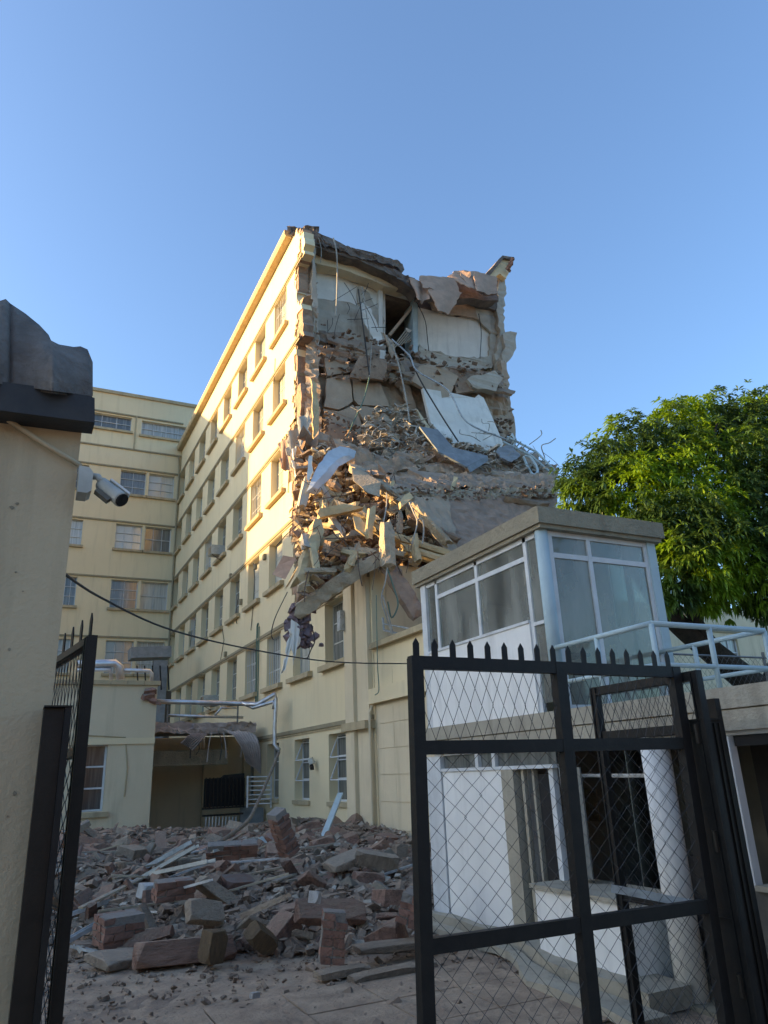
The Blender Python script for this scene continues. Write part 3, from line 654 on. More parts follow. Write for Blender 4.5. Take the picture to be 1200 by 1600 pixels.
plate('plaster_panel', [(552, 808, 17.3), (562, 806, 17.3), (578, 826, 17.1), (576, 840, 17.0), (556, 826, 17.2)], (.05, .15, 0), TANC, 'bright yellow plaster panel in the middle of the heap', 'panel')
plate('tan_fragment', [(630, 774, 17.3), (640, 768, 17.3), (646, 776, 17.2), (636, 786, 17.1), (628, 792, 17.1), (626, 784, 17.2)], (.05, .2, 0), TANC, 'small orange tan fragment at the tip of the slanting rib', 'fragment')
plate('tan_fragment', [(708, 743, 18.4), (716, 746, 18.3), (712, 760, 18.2), (706, 768, 18.1), (703, 764, 18.1), (709, 752, 18.3)], (.05, .08, 0), TANC, 'small cream splinter standing on the collapsed roof slab', 'fragment')
plate('mattress', [(478, 768, 18.6), (484, 758, 18.7), (494, 732, 19.0), (512, 706, 19.4), (532, 697, 19.6), (546, 700, 19.7), (544, 712, 19.6), (530, 716, 19.4), (514, 730, 19.0), (502, 744, 18.8), (488, 760, 18.6)], (.35, .25, .05), MATTR, 'pale blue grey mattress folded over the corner of the heap', 'mattress', .02)
plate('curtain', [(482, 712, 19.2), (487, 712, 19.2), (488, 735, 19.0), (482, 752, 18.8), (478, 748, 18.8)], (.03, .04, 0), WHITEW, 'narrow white cloth strip hanging left of the mattress', 'cloth')
sh = thing('metal_cabinet', onY(20.6, 700, 700), 'flattened blue grey metal sheet cabinet on the collapsed roof', 'cabinet')
for pts in ([(655, 666, 20.3), (684, 671, 20.3), (708, 699, 19.9), (686, 706, 19.8)], [(686, 706, 19.8), (708, 699, 19.9), (762, 712, 19.8), (729, 729, 19.4)]):
    P = [onY(p[2], p[0], p[1]) for p in pts]; MB().prism(P, (.02, .05, -.05)).build('side_panel', SLATE, sh)
P = [onY(19.38, 730, 729), onY(19.78, 762, 712), onY(19.76, 763, 720), onY(19.36, 735, 738)]; MB().prism(P, (0, .04, 0)).build('edge_panel', SLATE, sh)
bf = thing('twisted_bed', onY(20.2, 815, 715), 'twisted pale tubular bed frame at the right end of the collapsed roof', 'bed frame')
for k, pts in enumerate(([(786, 690, 20.8), (830, 712, 20.4), (862, 740, 20)], [(792, 682, 20.8), (838, 706, 20.4), (868, 736, 20)], [(800, 678, 21), (806, 690, 20.8), (800, 700, 20.7)])):
    MB().tube([onY(p[2], p[0], p[1]) for p in pts], .045, 6).build('rail', BLUEP, bf)
MB().tube(catmull([onY(p[2], p[0], p[1]) for p in [(818, 714, 20.2), (826, 732, 20), (834, 742, 19.8), (840, 734, 19.9), (830, 716, 20.1), (820, 712, 20.2)]], 5), .05, 6).build('headboard_loop', BLUEP, bf)
for k in range(9):
    a = (792+k*7.5, 688+k*5, 20.6); MB().tube([onY(a[2], a[0], a[1]), onY(20.3, a[0]+7, a[1]-8)], .025, 5).build('slat', BLUEP, bf)
plate('bed_sheet', [(776, 700, 20.5), (800, 694, 20.6), (812, 712, 20.2), (800, 722, 20.0), (780, 716, 20.2)], (.1, .1, .08), SLATE, 'rumpled blue grey cloth beside the twisted bed frame', 'cloth', .06, .15)
# cloth and plaster hanging on the torn facade corner
sheets = [([(448, 672, 22.6), (470, 668, 22.5), (474, 735, 22.3), (452, 732, 22.6)], CLOTHG, 'grey dusty cloth hanging from the torn facade corner'),
          ([(437, 690, 23.4), (452, 684, 23.0), (458, 738, 22.8), (438, 728, 23.2)], ROOFM, 'brown crumpled sheet hanging at the far left of the torn corner'),
          ([(464, 655, 22.2), (482, 640, 22.0), (484, 720, 21.8), (470, 760, 21.6)], CLOTHG, 'grey crumpled sheet hanging right beside the torn pier'),
          ([(455, 700, 22.3), (462, 698, 22.3), (466, 752, 22.0), (460, 748, 22.0)], WHITEW, 'white strip of cloth hanging between two grey cloths')]
for q, m, lab in sheets:
    o = sheet('hanging_cloth', q, 14, 22, m, .10, 1.0, th=.03, jag=.08); tag(o, lab, 'cloth')
plate('wood_splinter', [(486, 592, 22.3), (494, 600, 22.3), (498, 645, 22.2), (500, 700, 22.0), (491, 700, 22.0), (488, 640, 22.2)], (.02, .12, 0), TANC, 'tall tan strip standing on the torn pier above the mattress', 'board', .04)
# brick lumps in the heap
def brick_block(name, c, n, m, k, rotz, rotx, label, sc=1., mt=BRICK, roty=0.):
    """lump of masonry: separate bricks bonded by mortar; n long x m deep x k courses"""
    t = thing(name, c, label, 'masonry block'); bx, by, bz, j = .235*sc, .115*sc, .068*sc, .012*sc
    Rm = Matrix.Rotation(rotz, 3, 'Z') @ Matrix.Rotation(rotx, 3, 'X') @ Matrix.Rotation(roty, 3, 'Y')
    W_, D_, H_ = n*(bx+j), m*(by+j), k*(bz+j)
    core = MB(); cc = Vector(c)
    core.obox(cc+Rm @ Vector((0, 0, H_/2)), Rm @ Vector((W_/2-j*1.2, 0, 0)), Rm @ Vector((0, D_/2-j*1.2, 0)), Rm @ Vector((0, 0, H_/2-j*.6))); core.build('mortar', MORT, t)
    for z_ in range(k):
        for y_ in range(m):
            for x_ in range(n+(z_ % 2)):
                x0 = -W_/2+(x_-(.5 if z_ % 2 else 0))*(bx+j); x1 = min(x0+bx, W_/2); x0 = max(x0, -W_/2)
                if x1-x0 < .04: continue
                if not (z_ in (0, k-1) or y_ in (0, m-1) or x_ in (0, n-1+(z_ % 2))): continue
                if z_ == k-1 and random.random() < .3: continue
                q = MB(); e = random.uniform(-.012, .008)
                lo = Vector((x0, -D_/2+y_*(by+j), z_*(bz+j))); hi = Vector((x1, lo.y+by, lo.z+bz))
                vs = [cc+Rm @ (Vector((X_, Y_, Z_))+Vector([random.uniform(-.011, .011)*sc for _ in range(3)])+Vector((0, e, 0))) for Z_ in (lo.z, hi.z) for Y_ in (lo.y, hi.y) for X_ in (lo.x, hi.x)]
                q.add(vs, [(0, 2, 3, 1), (4, 5, 7, 6), (0, 1, 5, 4), (2, 6, 7, 3), (0, 4, 6, 2), (1, 3, 7, 5)]); q.build('brick', mt, t)
    return t
TB = mat('heap_tan_brick', (.42, .26, .17), (.30, .19, .13), 6, .92, .3, 30, local=True, rnd=.2)  # tan brick for the lumps on the upper heap
brick_block('masonry_block', onY(17.2, 517, 866), 2, 2, 4, .5, .35, 'orange tan brick lump at the lower left of the upper heap', 1., TB)
brick_block('masonry_block', onY(17.0, 588, 872), 2, 2, 3, -.2, -.2, 'tan brick lump beside the hanging grey post in the upper heap', 1., TB)
brick_block('masonry_block', onY(18.3, 520, 765), 2, 2, 3, .8, .4, 'tan brick lump right below the mattress', 1., TB)

# ---- small debris on the heap (uncountable)
def scatter_px(mb, poly, n, yf, smin, smax, flat=.5, el=1.8):
    xs_ = [p[0] for p in poly]; ys_ = [p[1] for p in poly]; c = 0; it = 0
    while c < n and it < n*20:
        it += 1; x, y = random.uniform(min(xs_), max(xs_)), random.uniform(min(ys_), max(ys_))
        ins = False
        for i in range(len(poly)):
            (x1, y1), (x2, y2) = poly[i], poly[i-1]
            if (y1 > y) != (y2 > y) and x < (x2-x1)*(y-y1)/(y2-y1)+x1: ins = not ins
        if ins: shard(mb, onY(yf(x, y), x, y), random.uniform(smin, smax)*random.uniform(.5, 1), flat, el); c += 1
random.seed(21)
hf = lambda x, y: 21.4-(y-700)*.019-max(0, x-560)*.006+random.uniform(-.55, .1)
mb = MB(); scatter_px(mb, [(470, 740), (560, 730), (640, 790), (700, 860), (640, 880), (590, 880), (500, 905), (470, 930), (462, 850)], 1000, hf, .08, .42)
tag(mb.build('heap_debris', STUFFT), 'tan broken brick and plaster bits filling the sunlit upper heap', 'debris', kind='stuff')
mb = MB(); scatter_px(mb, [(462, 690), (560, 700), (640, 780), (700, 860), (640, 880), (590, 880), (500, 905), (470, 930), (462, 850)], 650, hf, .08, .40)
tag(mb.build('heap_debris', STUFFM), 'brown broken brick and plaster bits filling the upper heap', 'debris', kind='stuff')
mb = MB(); scatter_px(mb, [(490, 690), (560, 690), (580, 640), (640, 630), (700, 690), (790, 700), (860, 740), (760, 740), (680, 735), (560, 720), (490, 712)], 950, lambda x, y: 22.2-(y-640)*.019+random.uniform(-.4, .1), .06, .34, .35, 2.6)
tag(mb.build('heap_debris', STUFFP), 'pale splinters and plaster bits lying on top of the collapsed roof slab', 'debris', kind='stuff')
mb = MB(); scatter_px(mb, [(620, 762), (872, 758), (872, 776), (625, 784)], 150, lambda x, y: 17.9+random.uniform(-.1, .3), .05, .22)
scatter_px(mb, [(490, 500), (600, 530), (780, 575), (780, 610), (500, 590)], 170, lambda x, y: 22.5+random.uniform(-.2, .4), .08, .35)
scatter_px(mb, [(500, 640), (640, 690), (800, 640), (800, 700), (500, 700)], 260, lambda x, y: 22.4+random.uniform(-.2, .4), .08, .3)
tag(mb.build('heap_debris', STUFFM), 'brown crumbs along the broken slab edges of the torn end', 'debris', kind='stuff')

# ---- cables, rebar, conduits hanging from the ruin
def wires(name, lst, m, label, r_=.018, n=5, group=None, cat='cable'):
    mb = MB()
    for pts in lst: mb.tube(catmull([onY(p[2], p[0], p[1]) for p in pts], 4), r_, n)
    return tag(mb.build(name, m), label, cat, group)
def cable(pts, m, label, r_=.018, name='cable'):
    mb = MB(); mb.tube(catmull([onY(p[2], p[0], p[1]) for p in pts], 5), r_, 5); return tag(mb.build(name, m), label, 'cable')
cable([(521, 372, 22.7), (526, 395, 22.4), (527, 440, 22.4), (525, 494, 22.3)], WIREW, 'long pale conduit hanging from the roof edge near the facade', .03)
cable([(498, 372, 22.9), (502, 390, 22.9), (501, 410, 22.9)], WIREW, 'short pale cable below the roof edge beside the torn pier', .02)
cable([(560, 452, 23), (566, 500, 22.6), (574, 560, 22.3), (577, 586, 22.2)], WIREB, 'dark cable hanging from the ceiling left of the doorway', .03)
cable([(566, 448, 23), (574, 500, 22.6), (580, 540, 22.4), (577, 588, 22.2)], WIREW, 'pale cable hanging just left of the doorway', .022)
cable([(604, 524, 22.6), (620, 560, 22.2), (634, 620, 21.8), (640, 660, 21.4)], WIREW, 'pale cable sweeping down from the doorway threshold', .03)
cable([(612, 530, 22.6), (640, 556, 22.2), (652, 580, 22), (700, 610, 21.6), (730, 660, 21.2), (800, 690, 20.8)], STRIP, 'grey conduit sweeping across the white leaning wall', .035)
cable([(640, 560, 22.4), (660, 600, 21.9), (690, 650, 21.4), (716, 690, 21)], WIREB, 'dark cable draped over the white leaning wall', .03)
cable([(650, 470, 24), (664, 500, 24), (668, 530, 24), (670, 548, 24)], WIREB, 'dark cable on the white wall right of the doorway', .02)
cable([(748, 490, 24), (752, 520, 24), (750, 560, 23.9)], WIREB, 'thin dark cable down the right part of the white wall', .018)
cable([(577, 590, 22.1), (568, 625, 22), (552, 660, 21.9), (540, 690, 21.7)], WIREG, 'green cable slanting across the brown fallen wall', .025)
cable([(606, 882, 16.3), (602, 910, 16.2), (596, 935, 16.2), (604, 965, 16.1), (614, 990, 16.0), (598, 930, 16.1)], WIREW, 'pale cable loop hanging into the exposed room', .02)
cable([(604, 884, 16.3), (616, 920, 16.2), (622, 945, 16.1), (612, 965, 16.1), (606, 940, 16.1)], WIREG, 'green tangled cable loop hanging into the exposed room', .022)
cable([(588, 930, 15.9), (589, 990, 15.8), (590, 1040, 15.7), (592, 1078, 15.7), (586, 1086, 15.7)], WIREG, 'thin green cable hanging down the cream wall beside the pilaster', .012)
cable([(640, 785, 16.6), (646, 800, 16.4), (652, 815, 16.3), (648, 835, 16.2), (644, 850, 16.2)], WIREW, 'pale cable hanging below the tip of the slanting rib', .022)
cable([(652, 812, 16.3), (660, 812, 16.3), (662, 830, 16.2), (660, 850, 16.1)], WIREW, 'short pale hooked cable beside the slanting rib', .022)
cable([(604, 770, 17.4), (604, 790, 17.2), (600, 812, 17.0), (596, 830, 17.0)], WIREW, 'pale cable hanging above the upright grey post', .02)
random.seed(31)
tang = MB()
for k in range(46):
    x, y = random.uniform(560, 850), 0
    y = 690+(x-560)*.12+random.uniform(-50, 25) if x > 640 else random.uniform(640, 710)
    Yd = 20.9-(y-690)*.015+random.uniform(-.2, .2); a = random.uniform(0, 6.28); ln = random.uniform(20, 55)
    pts = [(x+math.cos(a)*ln*t+random.uniform(-8, 8), y+math.sin(a)*ln*.55*t+random.uniform(-7, 7), Yd-.2*math.sin(t*3)) for t in (0, .33, .66, 1)]
    tang.tube(catmull([onY(p[2], p[0], p[1]) for p in pts], 4), random.choice((.010, .014, .02)), 4)
tag(tang.build('tangled_cables', WIREW), 'tangle of pale cables lying on the collapsed roof slab', 'cables', kind='stuff')
tang = MB()
for k in range(70):
    x, y = random.uniform(462, 640), random.uniform(730, 900)
    if y > 900-(x-470)*.25: continue
    Yd = 20.2-(y-700)*.019-max(0, x-560)*.006-.55; a = random.gauss(1.6, .6); ln = random.uniform(15, 55)
    pts = [(x+math.cos(a)*ln*t+random.uniform(-4, 4), y+math.sin(a)*ln*t, Yd) for t in (0, .5, 1)]
    tang.tube(catmull([onY(p[2], p[0], p[1]) for p in pts], 4), random.choice((.01, .014)), 4)
tag(tang.build('bent_rebar', REBAR), 'thin rusty rebar and wires sticking out of the sunlit upper heap', 'rebar', kind='stuff')
tang = MB()
for k in range(13):
    x = random.uniform(496, 600); y = random.uniform(440, 520); Yd = 23.4; ln = random.uniform(15, 60); a = random.gauss(1.55, .3) if k % 3 else random.uniform(-.7, .2)
    pts = [(x+math.cos(a)*ln*t+random.uniform(-3, 3), y+math.sin(a)*ln*t, Yd-.2*t) for t in (0, .5, 1)]
    tang.tube(catmull([onY(p[2], p[0], p[1]) for p in pts], 4), .013, 4)
tag(tang.build('bent_rebar', WIREB), 'dark wires dangling on the top storey wall', 'rebar', kind='stuff')
# insulation bundle hanging over first-floor windows
ib = MB(); random.seed(8)
for k in range(70):
    t = random.random(); c = onY(17.6, 470+random.gauss(0, 7), 950+t*60)
    shard(ib, c+Vector((random.gauss(0, .12), random.gauss(0, .1), 0)), random.uniform(.15, .38)*(1.1-t*.5), .8, 1.5)
tag(ib.build('insulation_bundle', PINK), 'mauve bundle of torn insulation hanging over the first floor windows', 'insulation')
for q, lab in (([(452, 985, 17.3), (464, 975, 17.3), (446, 1045, 17.2), (440, 1055, 17.2)], 'longer white strip dangling left of the mauve bundle'),
               ([(458, 968, 17.25), (470, 985, 17.3), (462, 1020, 17.2), (456, 1040, 17.2)], 'shorter white strip dangling below the mauve bundle')):
    tag(sheet('hanging_strip', q, 5, 16, WHITEW, .05, 1.5, th=.02, jag=.06), lab, 'cloth strip')
cable([(486, 975, 17.3), (492, 1000, 17.2), (486, 1015, 17.2), (480, 1030, 17.2)], WIREB, 'dark wire right of the mauve bundle', .015)
cable([(449, 925, 17.5), (430, 965, 17.5), (424, 990, 17.6), (427, 1000, 17.6)], WIREB, 'thin dark wire arching left of the mauve bundle', .012)
plate('awning_board', [(425, 898, 22.6), (442, 868, 22.4), (464, 872, 22.0), (446, 905, 22.0)], (.02, .04, .02), ROOFM, 'tilted pink board stuck against the second row window', 'board', .01)
beam('fallen_pipe', (446, 920, 20.5), (470, 880, 20.2), .05, .05, TANC, 'thin cream rod standing out below the tilted pink board', 'rod')
# green service pipe up the facade
o = MB(); yq = onX(X0-.05, 402, 1000).y
o.tube([(X0-.06, yq, 4.3), (X0-.06, yq, 7.4), (X0-.06, yq-.12, 7.5)], .035, 6); o.tube([(X0-.06, yq-.25, 4.3), (X0-.06, yq-.25, 7.35)], .025, 6)
tag(o.build('service_pipe', WIREG), 'green pipe pair climbing the lower facade between windows', 'pipe')
for i, (x, y, ln) in enumerate(((497-60, 1010, 20), (541-4, 960, 26))): pass
lamp = thing('wall_lamp', onX(X0-.1, 488, 1188), 'broken dark lamp on the wall between the ground floor windows', 'lamp')
c = onX(X0-.15, 488, 1190); MB().tube([onX(X0-.01, 485, 1192), c], .02, 6).build('arm', WIREB, lamp)
q = MB(); shard(q, c+Vector((-.03, 0, .02)), .2, 1, 1.1); q.build('head', GREYP, lamp); q = MB(); shard(q, c+Vector((-.03, 0, -.14)), .14, 1.3, 1); q.build('housing', WIREB, lamp)
bk = thing('junction_box', onX(X0-.1, 546, 985), 'battered silver junction box beside the first floor window', 'box')
MB().box(X0-.36, X0-.23, 18.5, 18.72, 5.6, 6.15).build('casing', STRIP, bk)
# open casement leaves on the ground-floor windows
for yc in (WCEN[1]+off(0)-.1, WCEN[0]+off(0)-.1):
    mb = MB()
    for zz in (1.75, 2.35):
        a = Vector((X0+.22, yc+.6, zz)); 
        for p_, q_ in (((0, -.55, 0), (0, .55, 0)),): pass
        P = [Vector((X0+.24, yc-.6, zz+.5)), Vector((X0+.24, yc+.6, zz+.5)), Vector((X0+.02, yc+.6, zz-.02)), Vector((X0+.02, yc-.6, zz-.02))]
        for i in range(4): mb.bar(P[i], P[(i+1) % 4], .03, .03, (1, 0, 0))
    mb.build('window_sash', WHITEP, main)

# ================================================================== rear wing (faces the viewer)
wing = thing('rear_wing', (0, Y1, 0), 'taller cream rear wing of the hospital closing off the yard', 'building')
def wall_y(mb, xbr, zbr, hole, Y, th):
    xbr, zbr = sorted(xbr), sorted(zbr); nx, nn = len(xbr)-1, len(zbr)-1
    so = [[not hole((xbr[i]+xbr[i+1])/2, (zbr[j]+zbr[j+1])/2) for i in range(nx)] for j in range(nn)]
    for j in range(nn):
        for i in range(nx):
            if not so[j][i]: continue
            a, b, c, d = xbr[i], xbr[i+1], zbr[j], zbr[j+1]
            mb.add([(a, Y, c), (b, Y, c), (b, Y, d), (a, Y, d)], [(0, 1, 2, 3)])
            for di, dj, e in ((-1, 0, ((a, c), (a, d))), (1, 0, ((b, d), (b, c))), (0, -1, ((b, c), (a, c))), (0, 1, ((a, d), (b, d)))):
                p, q = i+di, j+dj
                if not (0 <= p < nx and 0 <= q < nn) or not so[q][p]:
                    (x1, z1), (x2, z2) = e; mb.add([(x1, Y, z1), (x1, Y+th, z1), (x2, Y+th, z2), (x2, Y, z2)], [(0, 1, 2, 3)])
wg = []
for zt, h in ((21.05, 1.62), (17.35, 1.62), (13.7, 1.75), (9.95, 1.95), (6.3, 1.9)):
    for xa, xb in ((4.30, 5.90), (6.08, 7.72), (.75, 2.35), (-1.8, -.2), (-4.4, -2.8), (2.0+.52, 2.52)):
        if xb-xa > .3: wg.append((xa, xb, zt-h, zt))
wg += [(1.0, 4.80-.1, 23.85, 24.85), (5.35, 8.6, 23.45+.3, 24.8)]
wg = [w_ for w_ in wg if w_[1] < 8.7]
mb = MB(); xbr = {-33.0, 13.}; zbr = {0., 26.4}
for a, b, c, d in wg: xbr |= {a, b}; zbr |= {c, d}
wall_y(mb, xbr, zbr, lambda x, z: any(a < x < b and c < z < d for a, b, c, d in wg), Y1, .35); mb.build('wall', CREAM, wing)
MB().box(-33.0, 13, Y1+.4, Y1+11, 0, 26.3).build('body', CREAMG, wing)
MB().box(-33.2, 13.2, Y1-.12, Y1+11.2, 26.4, 26.62).build('parapet_cap', SILLM, wing)
for zz in (25.0, 22.55, 21.2, 17.5, 13.85, 10.15): MB().box(-33.0, X0-.02, Y1-.08, Y1-.002, zz-.05, zz+.05).build('string_course', COURSE, wing)
def gwin(a, b, c, d, ncol, nrow, m=PANE, fm=WHITEP, t=.045):
    f = MB(); Yf = Y1+.2
    for x in [a+(b-a)*i/ncol for i in range(ncol+1)]:
        q = t if x in (a, b) else t*.55; x = min(max(x, a+q/2), b-q/2); f.box(x-q/2, x+q/2, Yf-.03, Yf+.03, c, d)
    for z in [c+(d-c)*i/nrow for i in range(nrow+1)]:
        z = min(max(z, c+t/2), d-t/2); f.box(a+t, b-t, Yf-.025, Yf+.025, z-t*.35, z+t*.35)
    o = f.build('window', fm, wing)
    p = MB().box(a+.01, b-.01, Yf+.04, Yf+.06, c+.01, d-.01).build('pane', m, o)
    s = MB().box(a-.12, b+.12, Y1-.16, Y1-.003, c-.17, c-.02).build('sill', SILLM, o)
random.seed(4)
for i, (a, b, c, d) in enumerate(wg):
    wide = b-a > 2.6
    gwin(a, b, c, d, 4 if wide else random.choice((2, 3, 5)), 2 if wide else random.choice((2, 3, 3)), PANE if i % 3 else PANED)
MB().tube([(4.98, Y1-.1, 22.6), (4.98, Y1-.1, 25)], .05, 6).build('downpipe', SILLM, wing)
MB().tube([(X0-.12, Y1-.12, 4), (X0-.12, Y1-.12, 21.5), (X0-.2, Y1-.12, 22.5)], .06, 6).build('downpipe', COURSE, wing)
# dark plant equipment at the foot of the wing
pl = thing('plant_duct', (6.5, 38, 0), 'dark blue grey ventilation ductwork at the foot of the rear wing', 'duct')
a, b = onY(38, 214, 1012), onY(38, 268, 1080)
MB().box(a.x, b.x, 38, 39.5, 0, b.z).build('plant_housing', DARKG, pl)
P = [onY(37.6, *p) for p in ((205, 1011), (268, 1009), (268, 1026), (205, 1028))]; MB().prism(P, (0, 1.2, 0)).build('hood', SLATE, pl)
MB().box(onY(37.8, 240, 1030).x, onY(37.8, 262, 1030).x, 37.7, 37.98, 0, onY(37.8, 250, 1032).z).build('duct', SLATE, pl)
for k in range(5): MB().bar(onY(37.3, 214+k*12, 1040), onY(37.3, 216+k*12, 1078), .06, .06).build('rail_post', BLACK, pl)

# ================================================================== low annex
YA = 24.5
ann = thing('annex', (2.4, YA, 0), 'single storey cream annex left of the rubble heap', 'building')
wx0, wx1 = onY(YA, 128, 1200).x, onY(YA, 166, 1200).x; wz0, wz1 = onY(YA, 150, 1268).z, onY(YA, 150, 1163).z
mb = MB(); wall_y(mb, {-3, 3.92, wx0, wx1}, {0, 4.75, wz0, wz1}, lambda x, z: wx0 < x < wx1 and wz0 < z < wz1, YA, .3); mb.build('wall', CREAMG, ann)
MB().box(-3, 3.9, YA+.32, YA+6, 0, 4.7).build('body', CREAMG, ann)
MB().box(-3, 3.93, YA-.05, YA-.002, 2.98, 3.16).build('band', CREAM, ann)
for k in range(14):
    MB().box(-3+.5*k, -3+.5*k+.49, YA-.1, YA+.3, 4.75, 4.88).build('coping_tile', SILLM, ann)
f = MB()
for x in (wx0+.03, wx1-.03): f.box(x-.03, x+.03, YA+.17, YA+.22, wz0, wz1)
for k in range(4):
    z = wz0+.03+(wz1-wz0-.06)*k/3; f.box(wx0+.06, wx1-.06, YA+.17, YA+.22, z-.025, z+.025)
o = f.build('window', WHITEP, ann); MB().box(wx0+.01, wx1-.01, YA+.23, YA+.25, wz0+.01, wz1-.01).build('pane', PANED, o)
MB().box(wx0-.15, wx1+.15, YA-.12, YA-.003, wz0-.16, wz0-.02).build('sill', SILLM, o)
q = MB()
for k in range(7): shard(q, (3.75+random.uniform(-.15, .2), YA-.08, 4.62-.1*k*.7), .26, .7)
q.build('broken_bricks', BRICK, ann)
for pts, lab, r_ in (([(120, 1038), (180, 1036), (187, 1042), (188, 1062)], 'thick silver duct bending down onto the annex roof', .13),
                     ([(120, 1047), (172, 1046), (174, 1062)], 'middle silver pipe on the annex roof behind the thick duct', .07),
                     ([(190, 1047), (234, 1048), (237, 1052), (237, 1066)], 'thin silver pipe at the right end of the annex roof', .06)):
    mb = MB(); mb.tube([onY(YA+.6, *p) for p in pts], r_, 10); tag(mb.build('silver_pipe', METAL, None, True), lab, 'pipe')
cable_pts = [onY(YA-.02, 210, 1200), onY(YA-.02, 206, 1240), onY(YA-.02, 196, 1262)]
MB().tube([onY(YA-.02, 137, 1149), onY(YA-.02, 196, 1152), onY(YA-.02, 199, 1200), onY(YA-.02, 194, 1245)], .02, 5).build('conduit', SILLM, ann)

# ================================================================== passage between annex and block
pas = thing('passage_canopy', (6, 26, 0), 'wrecked dark passage canopy between the annex and the hospital block', 'canopy')
YP = 26.5
a, b = onY(YP, 250, 1128), onY(YP, 408, 1142)
MB().box(3.95, 7.75, YP, YP+3.0, 3.45, 3.72).build('canopy_slab', CORR, pas)
q = MB(); crag(q, [(3.98, YP-.02, 3.74), (7.72, YP-.02, 3.74), (7.72, YP-.02, 3.38), (3.98, YP-.02, 3.42)], 34, 6, .10, 1.6); q.build('broken_edge', CORR, pas)
MB().box(3.95, 7.0, YP+3.2, YP+3.5, 0, 3.4).build('back_wall', CREAMG, pas)
MB().box(6.6, X0-.01, YP+3.0, YP+3.19, 0, 3.4).build('side_wall', CREAMG, pas)
MB().box(3.94, 4.1, YP, YP+3.1, 0, 3.4).build('pier', CREAMG, pas)
MB().box(4.15, 6.9, YP+.6, YP+.8, 2.35, 2.85).build('lintel', CONCR, pas)
def corrsheet(name, quad, n, m, label, amp=.05, curl=.3):
    tl, tr, br, bl = [onY(p[2], p[0], p[1]) for p in quad]; vs = []; nv = 8
    for s in (0, 1):
        for j in range(nv+1):
            for i in range(n*4+1):
                u, v = i/(n*4), j/nv; p = tl.lerp(tr, u).lerp(bl.lerp(br, u), v)
                vs.append(p+Vector((0, -amp*math.sin(i*math.pi/2)-curl*math.sin(v*3.14)+.012*s, curl*.4*math.sin(v*3.14)+nz(p, 3)*.08)))
    W = n*4+1; K = W*(nv+1)
    fs = [(j*W+i, j*W+i+1, (j+1)*W+i+1, (j+1)*W+i) for j in range(nv) for i in range(n*4)]; fs += [tuple(x+K for x in f[::-1]) for f in fs]
    mb = MB(); mb.add(vs, fs); return tag(mb.build(name, m), label, 'roofing sheet')
corrsheet('corrugated_sheet', [(300, 1145, 25.9), (324, 1148, 25.9), (302, 1172, 25.6), (282, 1160, 25.6)], 8, CORR, 'small pale corrugated sheet curling down from the canopy edge', .05, .15)
corrsheet('corrugated_sheet', [(352, 1140, 25.9), (398, 1146, 25.9), (408, 1210, 25.5), (384, 1190, 25.5)], 9, CORR, 'large mauve corrugated sheet drooping at the right of the canopy', .05, .3)
rail = thing('pipe_rack', (6, 24.8, 4), 'long silver lagged pipe run crossing above the passage', 'pipe')
for pts, r_ in (([(243, 1096, 24.8), (330, 1098, 24.8), (395, 1100, 24.8), (405, 1100, 24.6)], .075), ([(385, 1101, 24.6), (402, 1101, 24.4), (430, 1084, 23.8), (431, 1092, 23.8), (429, 1140, 23.8), (429, 1164, 23.8), (436, 1172, 23.6)], .07),
                ([(378, 1098, 24.7), (396, 1106, 24.5), (428, 1096, 23.8), (428, 1108, 23.8)], .06)):
    MB().tube([onY(p[2], p[0], p[1]) for p in pts], r_, 8).build('pipe', METAL, rail, True)
for x in (262, 372): MB().tube([onY(24.9, x, 1098), onY(24.9, x-1, 1130)], .03, 5).build('support', GALV, rail)
MB().tube([onY(25.2, 262, 1118), onY(25.2, 380, 1121)], .045, 6).build('pipe', METAL, rail, True)
MB().tube([onY(25.2, 335, 1118), onY(25.2, 346, 1106), onY(25.2, 372, 1106)], .035, 6).build('pipe', METAL, rail, True)
random.seed(19)
for k in range(6):
    x = 262+random.uniform(0, 120); MB().tube(catmull([onY(26.2, x, 1146), onY(26.0, x+random.uniform(-6, 6), 1160+random.random()*12), onY(25.9, x+random.uniform(-12, 12), 1176+random.random()*28)], 4), .018, 4).build('hanging_strip', CORR if k % 2 else WIREB, pas)
rl = thing('stair_railing', onY(25.6, 405, 1240), 'grey white horizontal bar railing right of the dark gate', 'railing')
for k in range(7): MB().bar(onY(25.6, 388, 1214+k*7), onY(25.4, 424, 1213+k*7), .035, .035).build('bar', WHITEP, rl)
for x in (387, 424): MB().bar(onY(25.5, x, 1212), onY(25.5, x-1, 1262), .05, .05).build('post', WHITEP, rl)
dg = thing('louvred_gate', onY(26, 360, 1300), 'dark louvred gate with pickets standing in the passage', 'gate')
MB().prism([onY(26.0, *p) for p in ((320, 1217), (345, 1215), (350, 1211), (382, 1208), (382, 1258), (318, 1262))], (0, .06, 0)).build('louvre_panel', BLACK, dg)
for k in range(11): MB().bar(onY(25.93, 322+k*6, 1215), onY(25.93, 321+k*6, 1262), .05, .03).build('louvre', DARKP, dg)
for k in range(10): MB().bar(onY(25.93, 322+k*5.2, 1276), onY(25.93, 320+k*5.2, 1308), .03, .03).build('picket', WHITEP, dg)
for yy in (1264, 1275): MB().bar(onY(25.93, 316, yy), onY(25.93, 380, yy-4), .06, .06).build('rail', DARKP, dg)
db = tag(MB().prism([onY(26.2, *p) for p in ((376, 1258), (412, 1262), (411, 1325), (374, 1325))], (0, .1, 0)).build('blue_board', SLATE), 'plain blue grey board below the white railing', 'board')
cb = [onY(p[2], p[0], p[1]) for p in ((436, 1175, 22.8), (424, 1205, 21), (402, 1255, 19), (385, 1285, 17.5), (340, 1318, 15.5))]
